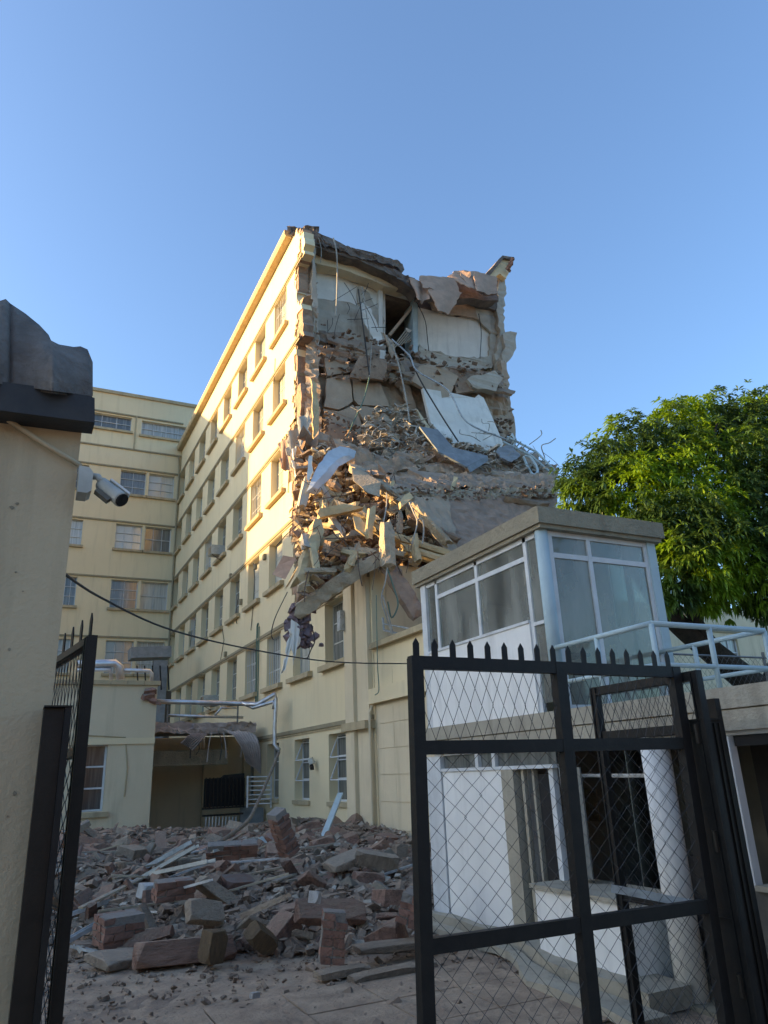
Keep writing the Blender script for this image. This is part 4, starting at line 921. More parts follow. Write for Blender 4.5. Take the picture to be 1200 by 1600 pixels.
mb = MB(); mb.tube(catmull(cb, 6), .042, 8); tag(mb.build('fallen_pipe', GALV), 'long grey pipe sagging from the facade down to the rubble', 'pipe')
# ================================================================== rubble heap in the yard
def hh(x, y):
    """height of the rubble mound"""
    near = 9.9-.60*max(0, x-.6) if x < 4 else 7.8
    near = max(near, 7.7)
    t = (y-near)/4.2; t = max(0, min(1, t)); s = t*t*(3-2*t)
    far = max(0, min(1, (25.5-y)/5)); lft = max(0, min(1, (x-.4)/1.2)) if y < 14 else max(0, min(1, (x+1)/2))
    rgt = 1.
    if y < 9.6: rgt = max(0, min(1, (4.85-x)/.8))
    return ((.52+.020*max(0, y-9))*s*(.8+.5*nz((x, y, 1), .35))*(.35+.65*far)*lft*rgt)+.09*nz((x, y, 3), 1.7)*s
mb = MB(); nx_, ny_ = 95, 190; vs = []
for j in range(ny_+1):
    for i in range(nx_+1):
        x, y = -.2+8.25*i/nx_, 7.2+19*j/ny_; h_ = hh(x, y); c_, e_ = cellh((x, y, 0), 3.2)
        vs.append((x, y, h_*(.75+.4*c_)-.03+(.02*nz((x, y, 5), 9))))
W = nx_+1; mb.add(vs, [(j*W+i, j*W+i+1, (j+1)*W+i+1, (j+1)*W+i) for j in range(ny_) for i in range(nx_)])
tag(mb.build('rubble_mound', STUFFM), kind='stuff', label='packed brown rubble and dust under the loose chunks of the yard heap', cat='rubble')
# prototypes of chunks
def chunk_mesh(kind, i):
    bm = bmesh.new(); rnd = random.Random(100*i+hash(kind) % 97 if False else 100*i+len(kind))
    dims = {'block': (1, .75, .6), 'slab': (1.15, .85, .2), 'brick': (1, .5, .32), 'long': (1.7, .42, .3)}[kind]
    pts = []
    for sx in (-1, 1):
        for sy in (-1, 1):
            for sz in (-1, 1):
                base = Vector((sx*dims[0], sy*dims[1], sz*dims[2]))*.5
                if rnd.random() < .45:                       # knocked-off corner
                    for ax in range(3):
                        q = base.copy(); q[ax] *= rnd.uniform(.25, .7); pts.append(q)
                else: pts.append(Vector((base.x*rnd.uniform(.85, 1), base.y*rnd.uniform(.85, 1), base.z*rnd.uniform(.9, 1))))
    for p in pts: bm.verts.new(p)
    bmesh.ops.convex_hull(bm, input=bm.verts)
    bmesh.ops.delete(bm, geom=[v for v in bm.verts if not v.link_faces], context='VERTS')
    if kind in ('block', 'slab'):
        bmesh.ops.bevel(bm, geom=[e for e in bm.edges if e.calc_face_angle(0) > .5], offset=.018, segments=1, affect='EDGES')
    me = bpy.data.meshes.new(kind+'_fragment'); bm.to_mesh(me); bm.free(); return me
KM = {k: [chunk_mesh(k, i) for i in range(7)] for k in ('block', 'slab', 'brick', 'long')}
MV = {}
def meshvar(k, i, m):
    if (k, i, m.name) not in MV:
        me = KM[k][i].copy(); me.materials.clear(); me.materials.append(m); MV[k, i, m.name] = me
    return MV[k, i, m.name]
def zone(x, y):
    px, py = proj((x, y, hh(x, y)))
    c = 'left' if px < 250 else ('middle' if px < 450 else 'right')
    return ('front', 'centre', 'back')[0 if y < 10.5 else (1 if y < 13.8 else 2)], c
KNAME = {'block': ('masonry_chunk', 'chunk', 'blocky broken masonry chunk'), 'slab': ('slab_fragment', 'slab', 'flat broken slab fragment'),
         'brick': ('loose_brick', 'brick', 'loose brick fragment'), 'long': ('beam_fragment', 'fragment', 'long narrow masonry fragment')}
random.seed(12); placed = []
tries = 0
while len(placed) < 290 and tries < 9000:
    tries += 1
    y = 7.9+13*random.random()**1.5; x = random.uniform(.3, 7.8)
    px, py = proj((x, y, hh(x, y)))
    if not (80 < px < 665) or hh(x, y) < .03 or (y < 9.8 and x > 4.6): continue
    sz = random.choice((.17, .2, .25, .28, .33, .42))*random.uniform(.8, 1.15)*(1+.02*(y-9))
    if any((x-a)**2+(y-b)**2 < (.36*(sz+s))**2 for a, b, s in placed): continue
    placed.append((x, y, sz))
    k = random.choices(('block', 'slab', 'brick', 'long'), (5, 3.2, 2, 1.6))[0]
    m = random.choices((RUB1, RUB2, RUB3, BRICK), (6, 2.4, .9, 1.0))[0]
    if k == 'brick': sz *= .8
    nme, cat, ds = KNAME[k]; zo, sd = zone(x, y)
    col_ = {RUB1.name: 'reddish brown', RUB2.name: 'dusty grey', RUB3.name: 'cream plastered', BRICK.name: 'brick red'}[m.name]
    o = bpy.data.objects.new(nme, meshvar(k, random.randrange(7), m)); S.collection.objects.link(o)
    o.scale = (sz*random.uniform(.85, 1.2), sz*random.uniform(.85, 1.15), sz*random.uniform(.8, 1.15))
    o.rotation_euler = (random.gauss(0, .45), random.gauss(0, .45), random.uniform(0, 6.28))
    o.location = (x, y, hh(x, y)+sz*(.13 if k != 'slab' else .07))
    tl_ = max(abs(o.rotation_euler[0]), abs(o.rotation_euler[1])); pose = 'lying flat' if tl_ < .28 else ('tipped slightly' if tl_ < .6 else 'tipped steeply')
    sw = 'small' if sz < .24 else ('medium' if sz < .33 else 'large')
    tag(o, f'{sw} {col_} {ds} {pose}, {zo} {sd} of yard heap', cat, f'{sw} {col_} {ds}s {pose}, {zo} {sd}')
# smaller shards: uncountable
random.seed(14); mb = MB(); mb2 = MB()
for k in range(17000):
    y = 7.3+15*random.random()**1.7; x = random.uniform(.1, 8.0); h_ = hh(x, y)
    if h_ < .02 or (y < 9.7 and x > 4.9): continue
    shard(mb if random.random() < .88 else mb2, (x, y, h_*random.uniform(.95, 1.05)+.02), random.uniform(.04, .24)*random.uniform(.5, 1), random.uniform(.25, .8), 2.2)
tag(mb.build('rubble_bits', STUFFM), 'brown rubble bits packed between the chunks of the yard heap', 'rubble', kind='stuff')
tag(mb2.build('rubble_bits', STUFFP), 'pale plaster bits scattered over the yard heap', 'rubble', kind='stuff')
mb = MB()
for k in range(4200):
    y = 3.2+7.5*random.random()**.8; x = random.uniform(.2, 7)
    if x > 4.9 and y > 4: continue
    d_ = max(0, y-4)/6; 
    if random.random() > .15+.85*d_**1.5: continue
    shard(mb, (x, y, .0), random.uniform(.008, .05)*(1+2.2*random.random()**8), .6, 1.7)
tag(mb.build('ground_grit', STUFFM), 'small grit and crumbs strewn over the yard in front of the heap', 'grit', kind='stuff')
# named front pieces
def put(nme, k, i, m, px, py, z, size, rot, label, cat):
    p = onZ(z, px, py); o = bpy.data.objects.new(nme, meshvar(k, i, m)); S.collection.objects.link(o)
    o.location = p; o.scale = size; o.rotation_euler = rot; return tag(o, label, cat)
put('concrete_slab', 'slab', 1, RUB2, 198, 1497, .05, (.7, .55, .5), (.12, .1, .5), 'large flat grey slab lying front left of the heap', 'slab')
put('concrete_slab', 'slab', 3, RUB1, 290, 1486, .12, (.95, .3, 1.3), (1.35, .04, .02), 'long brown slab standing on edge at the foot of the heap', 'slab')
put('timber_block', 'block', 2, mat('ochre_timber', (.17, .105, .06), (.10, .066, .042), 6, .9, .4, 10, local=True), 333, 1478, .2, (.22, .3, .52), (.05, .1, .3), 'ochre streaked timber block at the front centre of the heap', 'block')
put('timber_block', 'long', 4, MATS['ochre_timber'], 408, 1466, .2, (.2, .5, .65), (.5, .6, .4), 'ochre and brown tilted block right of the front centre', 'block')
put('concrete_slab', 'slab', 4, RUB2, 540, 1345, .62, (.6, .36, .6), (.25, -.2, .3), 'broad pale topped slab on the heap near the pilaster', 'slab')
put('concrete_slab', 'long', 3, RUB2, 588, 1345, .6, (.4, .4, .8), (.35, .2, -.3), 'ribbed grey slab leaning on the wall right of the pilaster', 'slab')
put('pale_lump', 'block', 5, RUBW, 231, 1392, .45, (.26, .22, .3), (.2, .1, .5), 'bright white plaster lump left of the heap centre', 'lump')
put('pale_lump', 'block', 3, RUBW, 202, 1385, .45, (.2, .18, .24), (.3, .3, 1.5), 'smaller white plaster lump beside the bright one', 'lump')
put('pale_lump', 'brick', 3, RUBW, 492, 1402, .72, (.17, .2, .35), (.1, .2, 1), 'small white plaster cube near the middle of the heap', 'lump')
put('pale_lump', 'block', 1, RUBW, 398, 1555, .02, (.09, .06, .08), (0, .1, .4), 'tiny white crumb alone on the open yard ground', 'lump')
put('concrete_slab', 'slab', 0, RUB2, 610, 1478, .12, (.75, .3, .35), (.05, .05, .1), 'flat grey flagstone piece near the gate at the heap front', 'slab')
put('concrete_slab', 'long', 5, RUB2, 535, 1518, .04, (.34, .4, .22), (.03, .03, .12), 'flat long slab piece lying in front of the brick block', 'slab')
put('concrete_slab', 'long', 1, RUB2, 600, 1520, .04, (.42, .4, .2), (.03, -.03, .02), 'flat long slab piece closest to the right gate', 'slab')
put('concrete_slab', 'slab', 5, RUB2, 320, 1425, .38, (.42, .3, .8), (1.1, .2, .3), 'rounded grey slab standing on edge in the heap', 'slab')
put('concrete_slab', 'slab', 2, RUB1, 515, 1425, .35, (.75, .3, .8), (.9, .1, -.1), 'broad brown slab tilted on the right half of the heap', 'slab')
random.seed(2)
brick_block('masonry_block', onZ(.1, 184, 1474), 2, 3, 4, .25, .05, 'pale capped brick block with a white plastered side, front left of the heap', 1.)
brick_block('masonry_block', onZ(.08, 515, 1504), 1, 2, 6, 1.25, .12, 'upright brick block with two stepped ends, front right of the heap', 1.)
brick_block('masonry_block', onZ(.75, 452, 1332), 1, 2, 9, .4, .1, 'dark red brick slice leaning up against the facade', 1., BRICK, -.5)
brick_block('masonry_block', onZ(.8, 362, 1338), 3, 1, 3, -.2, .6, 'red ribbed brick lump on the heap crest below the passage', 1.)
brick_block('masonry_block', onZ(.45, 270, 1405), 2, 2, 3, .1, .1, 'squat brick block in the middle of the heap', 1.)
brick_block('masonry_block', onZ(.3, 640, 1440), 2, 2, 4, .9, .3, 'brick block half hidden behind the right gate upright', 1.)
# paving slabs in the open part of the yard: each slab sits a few millimetres proud of the joints
random.seed(9)
pm = MATS['dusty_yard']
for i in range(7):
    for j in range(4):
        x0_, y0_ = .3+i*.72, 5.3+j*.72
        if x0_ > 4.3: continue
        if y0_ > 7.3: continue
        MB().prism([(x0_+.008, y0_+.008, .0), (x0_+.712, y0_+.008, .0), (x0_+.712, y0_+.712, .0), (x0_+.008, y0_+.712, .0)], (0, 0, .009+random.random()*.005)).build('paving_slab', pm, bpy.data.objects['ground'])
# metal strips and boards in the heap
def strip(a, b, w1, w2, m, label, name='metal_strip', cat='metal strip'):
    A = onZ(a[2], a[0], a[1]); B = onZ(b[2], b[0], b[1]) if len(b) < 4 else onY(b[3], b[0], b[1]); mb = MB(); n = 8; d = B-A
    sx = d.cross(Vector((0, 0, 1))).normalized()*w1/2; sy = sx.cross(d).normalized()*w2/2
    for s in (-1, 1): mb.obox((A+B)/2+sx*s*.9, d/2, sx*.1, sy)
    mb.obox((A+B)/2-sy*.8, d/2, sx*.8, sy*.15); return tag(mb.build(name, m), label, cat)
strip((175, 1385, .35), (298, 1316, .95), .09, .06, STRIP, 'long pale channel slanting up the left slope of the heap')
strip((185, 1392, .35), (308, 1322, .95), .12, .05, GREYP, 'long grey channel lying just below the pale channel')
strip((100, 1432, .2), (178, 1405, .35), .08, .05, STRIP, 'pale channel lying at the far left foot of the heap')
strip((105, 1470, .12), (172, 1432, .3), .09, .05, STRIP, 'lower pale channel at the far left foot of the heap')
strip((112, 1478, .1), (168, 1492, .05), .05, .03, STRIP, 'thin bent strip on the ground at the left foot of the heap')
A_, B_ = onY(15.4, 496, 1332), onY(17.0, 532, 1240)
mb = MB(); mb.bar(A_, B_, .13, .05); tag(mb.build('metal_strip', BLUEP), 'pale blue metal length leaning up against the ground floor window', 'metal strip')
A_, B_ = onY(15.2, 408, 1308), onY(15.0, 430, 1340); mb = MB(); mb.bar(A_, B_, .1, .04); tag(mb.build('metal_strip', BLUEP), 'short pale blue strip leaning near the brick slice', 'metal strip')
A_, B_ = onY(14.6, 442, 1345), onY(15.4, 482, 1326); mb = MB(); mb.bar(A_, B_, .06, .03); tag(mb.build('metal_strip', BLUEP), 'thin pale blue strip lying on the heap crest', 'metal strip')
strip((330, 1330, .9), (400, 1310, 1.0), .1, .04, GREYP, 'grey channel on the crest of the heap in front of the passage')
strip((240, 1365, .6), (330, 1345, .85), .14, .05, GREYP, 'broad grey channel in the back left of the heap')
strip((260, 1395, .5), (330, 1375, .7), .06, .03, RUBW, 'thin whitish lath across the heap middle', 'timber_lath', 'lath')
strip((380, 1430, .4), (450, 1400, .6), .16, .06, RUB2, 'grey board tilted in the heap middle', 'board', 'board')
random.seed(17)
for i in range(36):
    x, y = (random.uniform(.8, 7), random.uniform(10.5, 18)) if i % 2 else (random.uniform(1.5, 4.6), random.uniform(11, 17)); a = random.uniform(-.9, .9); L_ = random.uniform(.5, 1.5); z = hh(x, y)+.12
    mb = MB(); d = Vector((math.cos(a), math.sin(a), random.uniform(-.15, .3)))*L_/2; mb.bar(Vector((x, y, z))-d, Vector((x, y, z))+d, random.uniform(.03, .1), .025)
    m = random.choice((STRIP, CONC, RUB3)); zo, sd = zone(x, y)
    cn = {STRIP.name: 'bare metal', CONC.name: 'dusty grey', RUB3.name: 'cream timber'}[m.name]
    tag(mb.build('debris_strip', m), f'{cn} strip poking out of the {zo} {sd} of the yard heap', 'strip', f'{cn} strips, {zo} {sd} of the heap')
# weeds and planks in the passage
for i in range(6):
    A_, B_ = onZ(.5, 232+i*3, 1330-i*5), onZ(.6, 300+i*8, 1332-i*4); mb = MB(); mb.bar(A_, B_, .14, .03)
    tag(mb.build('plank', mat('old_timber', (.13, .09, .05), (.07, .05, .03), 6, .9, .3, 12) if i == 0 else MATS['old_timber']), 'old brown plank stacked in the passage behind the annex corner', 'plank', 'planks stacked in the passage')

# ================================================================== left foreground building
YL = 4.0
lb = thing('gatehouse_wall', (-2, YL, 0), 'grey beige building wall along the left edge with gutter and roof sheet', 'building')
MB().box(-3, .145, YL, YL+.3, 0, 3.80).build('wall', LEFTW, lb)
MB().box(-8, .10, YL+.3, YL+.5, 0, 3.3).build('wall_core', LEFTW, lb) if False else None
P = [onY(YL-.16, *p) for p in ((-200, 560), (0, 596), (62, 604), (140, 619), (148, 622), (148, 660), (60, 649), (0, 641), (-200, 620))]
MB().prism(P, (0, .155, 0)).build('gutter', GUTTER, lb)
random.seed(6)
for k in range(16):
    p = onY(YL-.001, random.uniform(-20, 95), random.uniform(720, 1500))
    if p.x > .1: continue
    r_ = random.uniform(.004, .012); MB().prism([p+Vector((r_*math.cos(a)*random.uniform(.6, 1.3), 0, r_*math.sin(a)*random.uniform(.6, 1.4))) for a in (0, 1, 2, 3, 4, 5)], (0, -.003, 0)).build('plaster_chip', CONCR, lb)
# wavy roof sheet above gutter (outline = sheet's wavy end), bulging and thick
top = [(-200, 470), (-90, 480), (-40, 490), (0, 470), (9, 467), (16, 474), (40, 490), (62, 508), (76, 523), (80, 532), (92, 538), (115, 542), (126, 541), (137, 546), (145, 566), (141, 598), (139, 621)]
vs = []; n = 10
def tsm(t):
    t *= len(top)-1; i = min(int(t), len(top)-2); q = t-i; return (top[i][0]+(top[i+1][0]-top[i][0])*q, top[i][1]+(top[i+1][1]-top[i][1])*q)
NU = 64
for s in (0, 1):
    for j in range(n+1):
        for i in range(NU+1):
            x, yt = tsm(i/NU); yb = 600+.13*x if x > -1 else 598; v = j/n; y = yb+(yt-yb)*v
            dpt = YL-.17-.10*math.sin(v*2.6)+.25*v+.05*math.sin(x/18.)+(.05*math.exp(-((x-17)/3.)**2))-(.03*math.exp(-((x-82)/4.)**2))
            vs.append(onY(dpt, x, y)+Vector((0, .03*s, 0)))
W = NU+1; K = W*(n+1); fs = [(j*W+i, j*W+i+1, (j+1)*W+i+1, (j+1)*W+i) for j in range(n) for i in range(NU)]
fs += [tuple(x+K for x in f[::-1]) for f in fs]+[(n*W+i, n*W+i+1, n*W+i+1+K, n*W+i+K) for i in range(NU)]
mb = MB(); mb.add(vs, fs); mb.build('roof_sheet', SHEETR, lb, True)
mb = MB(); mb.box(-3, .16, YL+.1, YL+2, 3.95, 4.0); mb.build('roof_deck', GUTTER, lb)
MB().tube([onY(YL-.03, -60, 606), onY(YL-.03, 0, 648), onY(YL-.03, 70, 694), onY(YL-.03, 126, 728)], .014, 8).build('conduit', LEFTW, lb, True)
cc = thing('security_camera', onY(YL, 135, 738), 'grey security camera on a junction box at the corner of the left wall', 'camera')
a = onY(YL-.08, 124, 738); b = onY(YL-.08, 146, 770)
MB().prism([onY(YL-.1, *p) for p in ((124, 727), (140, 730), (146, 738), (143, 766), (136, 770), (121, 768))], (0, .14, 0)).build('junction_box', GREYP, cc)
MB().tube([onY(YL-.05, 143, 744), onY(YL-.06, 153, 745), onY(YL-.08, 158, 752)], .018, 10).build('bracket_arm', GREYP, cc, True)
A_, B_ = onY(YL-.04, 156, 754), onY(YL-.16, 190, 781)
MB().tube([A_, A_.lerp(B_, .1), A_.lerp(B_, .92), B_], [.02, .038, .042, .042], 14).build('housing', GREYP, cc, True)
d = (B_-A_).normalized(); s1 = d.cross(Vector((0, 1, 0))).normalized()
if s1.z < 0: s1 = -s1
MB().obox(A_.lerp(B_, .58)+s1*.044, d*.088, Vector((0, .038, 0)), s1*.005).build('sunshade', WHITEP, cc)
MB().obox(A_.lerp(B_, .5)-s1*.05, d*.06, Vector((0, .03, 0)), s1*.012).build('base_bracket', DARKG, cc)
MB().tube([B_, B_+d*.008], .036, 14).build('lens', BLACK, cc)
cbl = MB(); cbl.tube(catmull([onY(6, 84, 885), onY(7.5, 160, 935), onY(9, 270, 985), onY(11, 400, 1016), onY(12.6, 520, 1034), onY(13.4, 640, 1037), onY(14, 700, 1036)], 8), .012, 6)
tag(cbl.build('overhead_cable', WIREB), 'black cable slung across the yard in front of the facades', 'cable')

# ================================================================== gates
def chainlink(mb, o, ux, uz, w_, h, cell, r_=.0018, ch=None):
    """woven zigzag wires filling a w x h panel; o lower-left corner, ux/uz unit axes"""
    nrm = ux.cross(uz).normalized(); n = int(w_/cell)+1; rows = max(2, int(h/(ch or cell)))
    cw = w_/n; rh = h/rows
    for i in range(n):
        pts = []
        for j in range(rows+1):
            s = 1 if j % 2 else 0
            x = (i+s)*cw; k = (1 if j % 2 else -1)*r_
            pts.append(o+ux*min(max(x+random.gauss(0, .035*cw*(0 < j < rows)), 0), w_)+uz*(j*rh+random.gauss(0, .03*rh)*(0 < j < rows))+nrm*(k+.006*math.sin(i*.5)*math.sin(3.1*j/rows)))
        mb.tube(pts, r_, 3, False)
        pts = []
        for j in range(rows+1):
            s = 0 if j % 2 else 1
            pts.append(o+ux*(i+s)*cw+uz*(j*rh)-nrm*((1 if j % 2 else -1)*r_-.006*math.sin(i*.5)*math.sin(3.1*j/rows)))
        mb.tube(pts, r_, 3, False)
def gate_leaf(name, label, o, ux, W_, H_, rails, muls, fm, cell=.085, fr=.07, dep=.05, spikes=0, spike_h=.1, cat='gate', wr=.0022, group=None, lean=None):
    t = thing(name, o, label, cat, group); uz = lean or Vector((0, 0, 1)); o = Vector(o); ux = Vector(ux).normalized(); nrm = ux.cross(uz).normalized()
    def bx(nm, x0, x1, z0, z1, d=dep, off=0.):
        c = o+ux*(x0+x1)/2+uz*(z0+z1)/2+nrm*off
        return MB().obox(c, ux*(x1-x0)/2, nrm*d/2, uz*(z1-z0)/2).build(nm, fm, t)
    us = [0]+muls+[W_]
    for k, x in enumerate(us):
        x0 = 0 if k == 0 else (W_-fr if k == len(us)-1 else x-fr*.55); x1 = fr if k == 0 else (W_ if k == len(us)-1 else x+fr*.55)
        bx('stile', x0, x1, 0, H_)
        for e in (x0+.008, x1-.008): bx('stile_bead', e-.007, e+.007, .01, H_-.01, .012, -dep/2-.005)
    zs_ = [0]+rails+[H_]
    for k, z in enumerate(zs_):
        z0 = 0 if k == 0 else (H_-fr if k == len(zs_)-1 else z-fr*.5); z1 = fr if k == 0 else (H_ if k == len(zs_)-1 else z+fr*.5)
        for a, b in zip(us, us[1:]):
            xa = fr if a == 0 else a+fr*.55; xb = W_-fr if b == W_ else b-fr*.55
            bx('rail', xa, xb, z0, z1, dep-.006)
            bx('rail_bead', xa, xb, z0+.004, z0+.016, .012, -dep/2-.003)
    for a, b in zip(us, us[1:]):
        for c, d in zip(zs_, zs_[1:]):
            xa = fr if a == 0 else a+fr*.55; xb = W_-fr if b == W_ else b-fr*.55; za = fr if c == 0 else c+fr*.5; zb = H_-fr if d == H_ else d-fr*.5
            if xb-xa < .03: continue
            mb = MB(); tall = zb-za < .62 and za > 1; chainlink(mb, o+ux*xa+uz*za, ux, uz, xb-xa, zb-za, cell*(1.0 if tall else 1.6), wr, cell*(1.9 if tall else 1.35)); mb.build('wire_mesh', WIRE, t)
    for k in range(spikes):
        x = W_*(k+.35)/spikes; w2 = .021; c = o+ux*x+uz*H_
        P = [c-ux*w2, c-ux*w2+uz*(spike_h*.7), c+uz*spike_h, c+ux*w2+uz*(spike_h*.7), c+ux*w2]
        MB().prism([p-nrm*.004 for p in P], nrm*.008).build('spike', fm, t)
    return t
YG = 4.0
LT = onY(YG, 640, 1025); LB_ = onY(YG, 662, 1600)
lean = (Vector((LT.x+.02, YG, LT.z))-Vector((LB_.x, YG, LB_.z))); lean = Vector((lean.x/lean.z, 0, 1)).normalized()
H_ = 2.46; base = Vector((LT.x, YG, LT.z))-lean*H_
W_ = onY(YG, 1055, 1044).x-LT.x+.02
r1 = onY(YG, 850, 1163).z-base.z; r2 = onY(YG, 850, 1450).z-base.z
gate_leaf('wire_gate', 'large black chain link gate leaf with a row of spikes in the right foreground', base, (1, 0, -.008), W_, H_, [r2, r1], [(onY(YG, 873, 1045).x-LT.x)], BLACK, .088, .078, .06, 17, .115, lean=lean)
# second leaf folded back
x2 = 4.42; far_ = onX(x2, 925, 1075); near_ = onX(x2, 1092, 1048)
gate_leaf('wire_gate', 'narrower black chain link gate leaf folded back behind the large one', (x2, near_.y, .0), (0, 1, 0), far_.y-near_.y, far_.z, [onX(x2, 950, 1395).z, onX(x2, 945, 1150).z], [], BLACK, .085, .07, .05, 0, wr=.0022)
lz = onX(x2-.2, 1075, 1410); tag(MB().bar(onY(4.6, 955, 1388), onY(4.25, 1080, 1412), .03, .05).build('gate_bolt', STRIP), 'grey sliding bolt bar lying across the folded gate leaf', 'bolt')
ps = thing('gate_post', (4.5, 3.95, 0), 'thick black boxed gate post at the right of the gateway', 'post')
zt = onY(YG, 1085, 1127).z
P = [(4.36, 0), (4.60, 0), (4.60, zt), (4.36, zt)]
MB().box(4.40, 4.60, 3.9, 4.06, 0, zt).build('post_body', BLACK, ps)
for k in range(4): MB().box(4.415+k*.05, 4.43+k*.05, 3.888, 3.899, .02, zt-.02).build('post_rib', DARKP, ps)
MB().box(4.65, 4.70, 3.96, 4.06, 0, zt+.16).build('post_rail', BLACK, ps)
MB().box(4.39, 4.61, 3.885, 4.07, zt+.001, zt+.012).build('cap', BLACK, ps)
for zz in (.45, 1.3, 2.0): MB().tube([(4.375, 3.93, zz), (4.375, 3.93, zz+.13)], .018, 8).build('hinge', DARKP, ps)
# left post and left leaf
pl2 = thing('gate_post', (.17, 3.93, 0), 'dark brown square gate post against the left wall', 'post')
pa, pb = onY(3.9, 68, 1108), onY(3.9, 111, 1108)
MB().box(pa.x+.002, pb.x-.03, 3.86, 3.99, 0, pa.z).build('post_body', DARKP, pl2)
MB().box(pb.x-.029, pb.x, 3.84, 3.99, 0, pa.z+.003).build('post_flange', BLACK, pl2)
MB().box(pa.x, pb.x+.002, 3.835, 3.995, pa.z+.004, pa.z+.012).build('cap', DARKP, pl2)
n0 = onY(4.06, 146, 992); dirl = Vector((-.15, 1, 0)).normalized()
hl = n0.z
nb = Vector((n0.x, 4.06, 0))
gate_leaf('wire_gate', 'dark chain link gate leaf swung open beside the left wall', nb, dirl, 1.9, hl, [hl*.22, hl*.52, hl*.78], [], DARKP, .075, .052, .045, 9, .13, wr=.0028)

# ================================================================== guard booth and terrace building
XB = 5.2; ZS0, ZS1 = 2.10, 2.44
bl = thing('terrace_building', (6.5, 6.5, 0), 'low concrete building with a terrace slab behind the right gate', 'building')
MB().box(XB, 9.0, 3.3, 9.5, ZS0, ZS0+.16).build('slab', CONCF, bl)
MB().box(XB-.012, 9.0, 3.3, 9.5, ZS0+.172, ZS1).build('slab_upstand', CONCF, bl)
MB().box(XB+.02, 8.98, 3.32, 9.48, ZS0+.16, ZS0+.172).build('joint', CONCR, bl)
MB().box(XB+.06, XB+.10, 3.3, 9.3, ZS0-.035, ZS0-.002).build('window_head', WHITEP, bl)
# lower storey pieces on plane XB
def bxp(nm, pl, pr, z0, z1, m, th=.12, dx=0., par=bl):
    ya, yb = onX(XB, pr, 1300).y, onX(XB, pl, 1300).y
    return MB().box(XB+dx, XB+dx+th, ya, yb, z0, z1).build(nm, m, par)
bxp('corner_pillar', 668, 690, .0, ZS0-.04, WHITEP, .16, .04)
bxp('white_wall', 691, 786, .02, 1.86, WPANEL, .12, .06)
bxp('wall_cap', 691, 870, 1.862, 1.90, WHITEP, .14, .04)
bxp('transom_glass', 691, 870, 1.902, ZS0-.04, PANED, .02, .1)
for px in (745, 772): bxp('mullion', px, px+5, 1.902, ZS0-.04, WHITEP, .06, .05)
bxp('pillar', 787, 806, 0, 1.86, CONCF, .3, .03)
bxp('door_frame', 811, 815, 0, 1.86, CONCF, .06, .1)
bxp('side_glass', 818, 826, 0, 1.86, PANED, .02, .12)
bxp('door_frame', 828, 831, 0, 1.86, CONCF, .06, .1)
bxp('door', 833, 856, 0.02, 1.80, DARK, .05, .14)
bxp('door_frame', 857, 864, 0, 1.86, WHITEP, .07, .08)
bxp('window_frame', 872, 878, .9, 1.86, WHITEP, .06, .1)
bxp('side_glass', 879, 900, .8, 1.86, PANED, .02, .14)
ya, yb = onX(XB, 1020, 1400).y, onX(XB, 868, 1400).y
MB().box(XB-.25, XB+.35, ya+.1, yb, .0, .72).build('counter', WPANEL, bl)
MB().box(XB-.29, XB+.4, ya+.06, yb+.04, .722, .76).build('counter_top', CONCF, bl)
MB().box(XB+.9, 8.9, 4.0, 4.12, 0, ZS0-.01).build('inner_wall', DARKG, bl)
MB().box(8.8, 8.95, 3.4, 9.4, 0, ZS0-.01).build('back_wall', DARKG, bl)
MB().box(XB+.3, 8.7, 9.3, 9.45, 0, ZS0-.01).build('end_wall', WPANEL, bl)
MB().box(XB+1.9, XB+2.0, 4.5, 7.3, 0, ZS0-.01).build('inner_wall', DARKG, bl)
MB().box(XB-.02, 8.9, 3.3, 9.45, -.05, .012).build('floor', CONCR, bl)
col_c = onX(XB+.12, 1046, 1350); MB().tube([(XB+.13, col_c.y-.03, 0), (XB+.13, col_c.y-.03, ZS0-.002)], .13, 20).build('round_column', WPANEL, bl, True)
MB().tube([onX(XB+.4, 890, 1212), onX(XB+.4, 1010, 1212)], .02, 6).build('rail', WHITEP, bl)
for i, (x, y) in enumerate(((905, 1262), (924, 1258))):
    p = onX(XB+1.88, x, y); tag(MB().box(XB+1.87, XB+1.885, p.y-.14, p.y+.14, p.z-.2, p.z+.2).build('notice', MATS['broken_concrete']), ['left pinned paper notice inside the booth ground floor', 'right pinned paper notice inside the booth ground floor'][i], 'notice')
ch = thing('office_chair', (6.0, 5.6, 0), 'dark chair standing behind the booth counter', 'chair')
MB().box(5.75, 6.15, 5.45, 5.85, .42, .5).build('seat', DARK, ch); MB().box(6.1, 6.16, 5.45, 5.85, .52, 1.0).build('backrest', DARK, ch)
for a in (5.78, 6.12):
    for b in (5.48, 5.82): MB().box(a-.02, a+.02, b-.02, b+.02, .013, .419).build('leg', DARK, ch)
# glazed front near the right edge
for px in (1146,): bxp('mullion', px, px+15, .95, ZS0-.04, WHITEP, .08, .03)
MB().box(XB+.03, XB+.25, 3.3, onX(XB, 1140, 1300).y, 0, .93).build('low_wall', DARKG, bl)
MB().box(XB+.0, XB+.28, 3.3, onX(XB, 1180, 1300).y+.1, .932, .97).build('low_wall_cap', CONCF, bl)
MB().box(XB+.07, XB+.09, 3.32, onX(XB, 1164, 1300).y, ZS0-.12, ZS0-.04).build('head_strip', DARK, bl)
MB().box(XB+.9, XB+.95, 3.32, 4.9, 0.013, ZS0-.01).build('inner_wall', DARK, bl)  # near-black sheet added so the opening reads as unlit
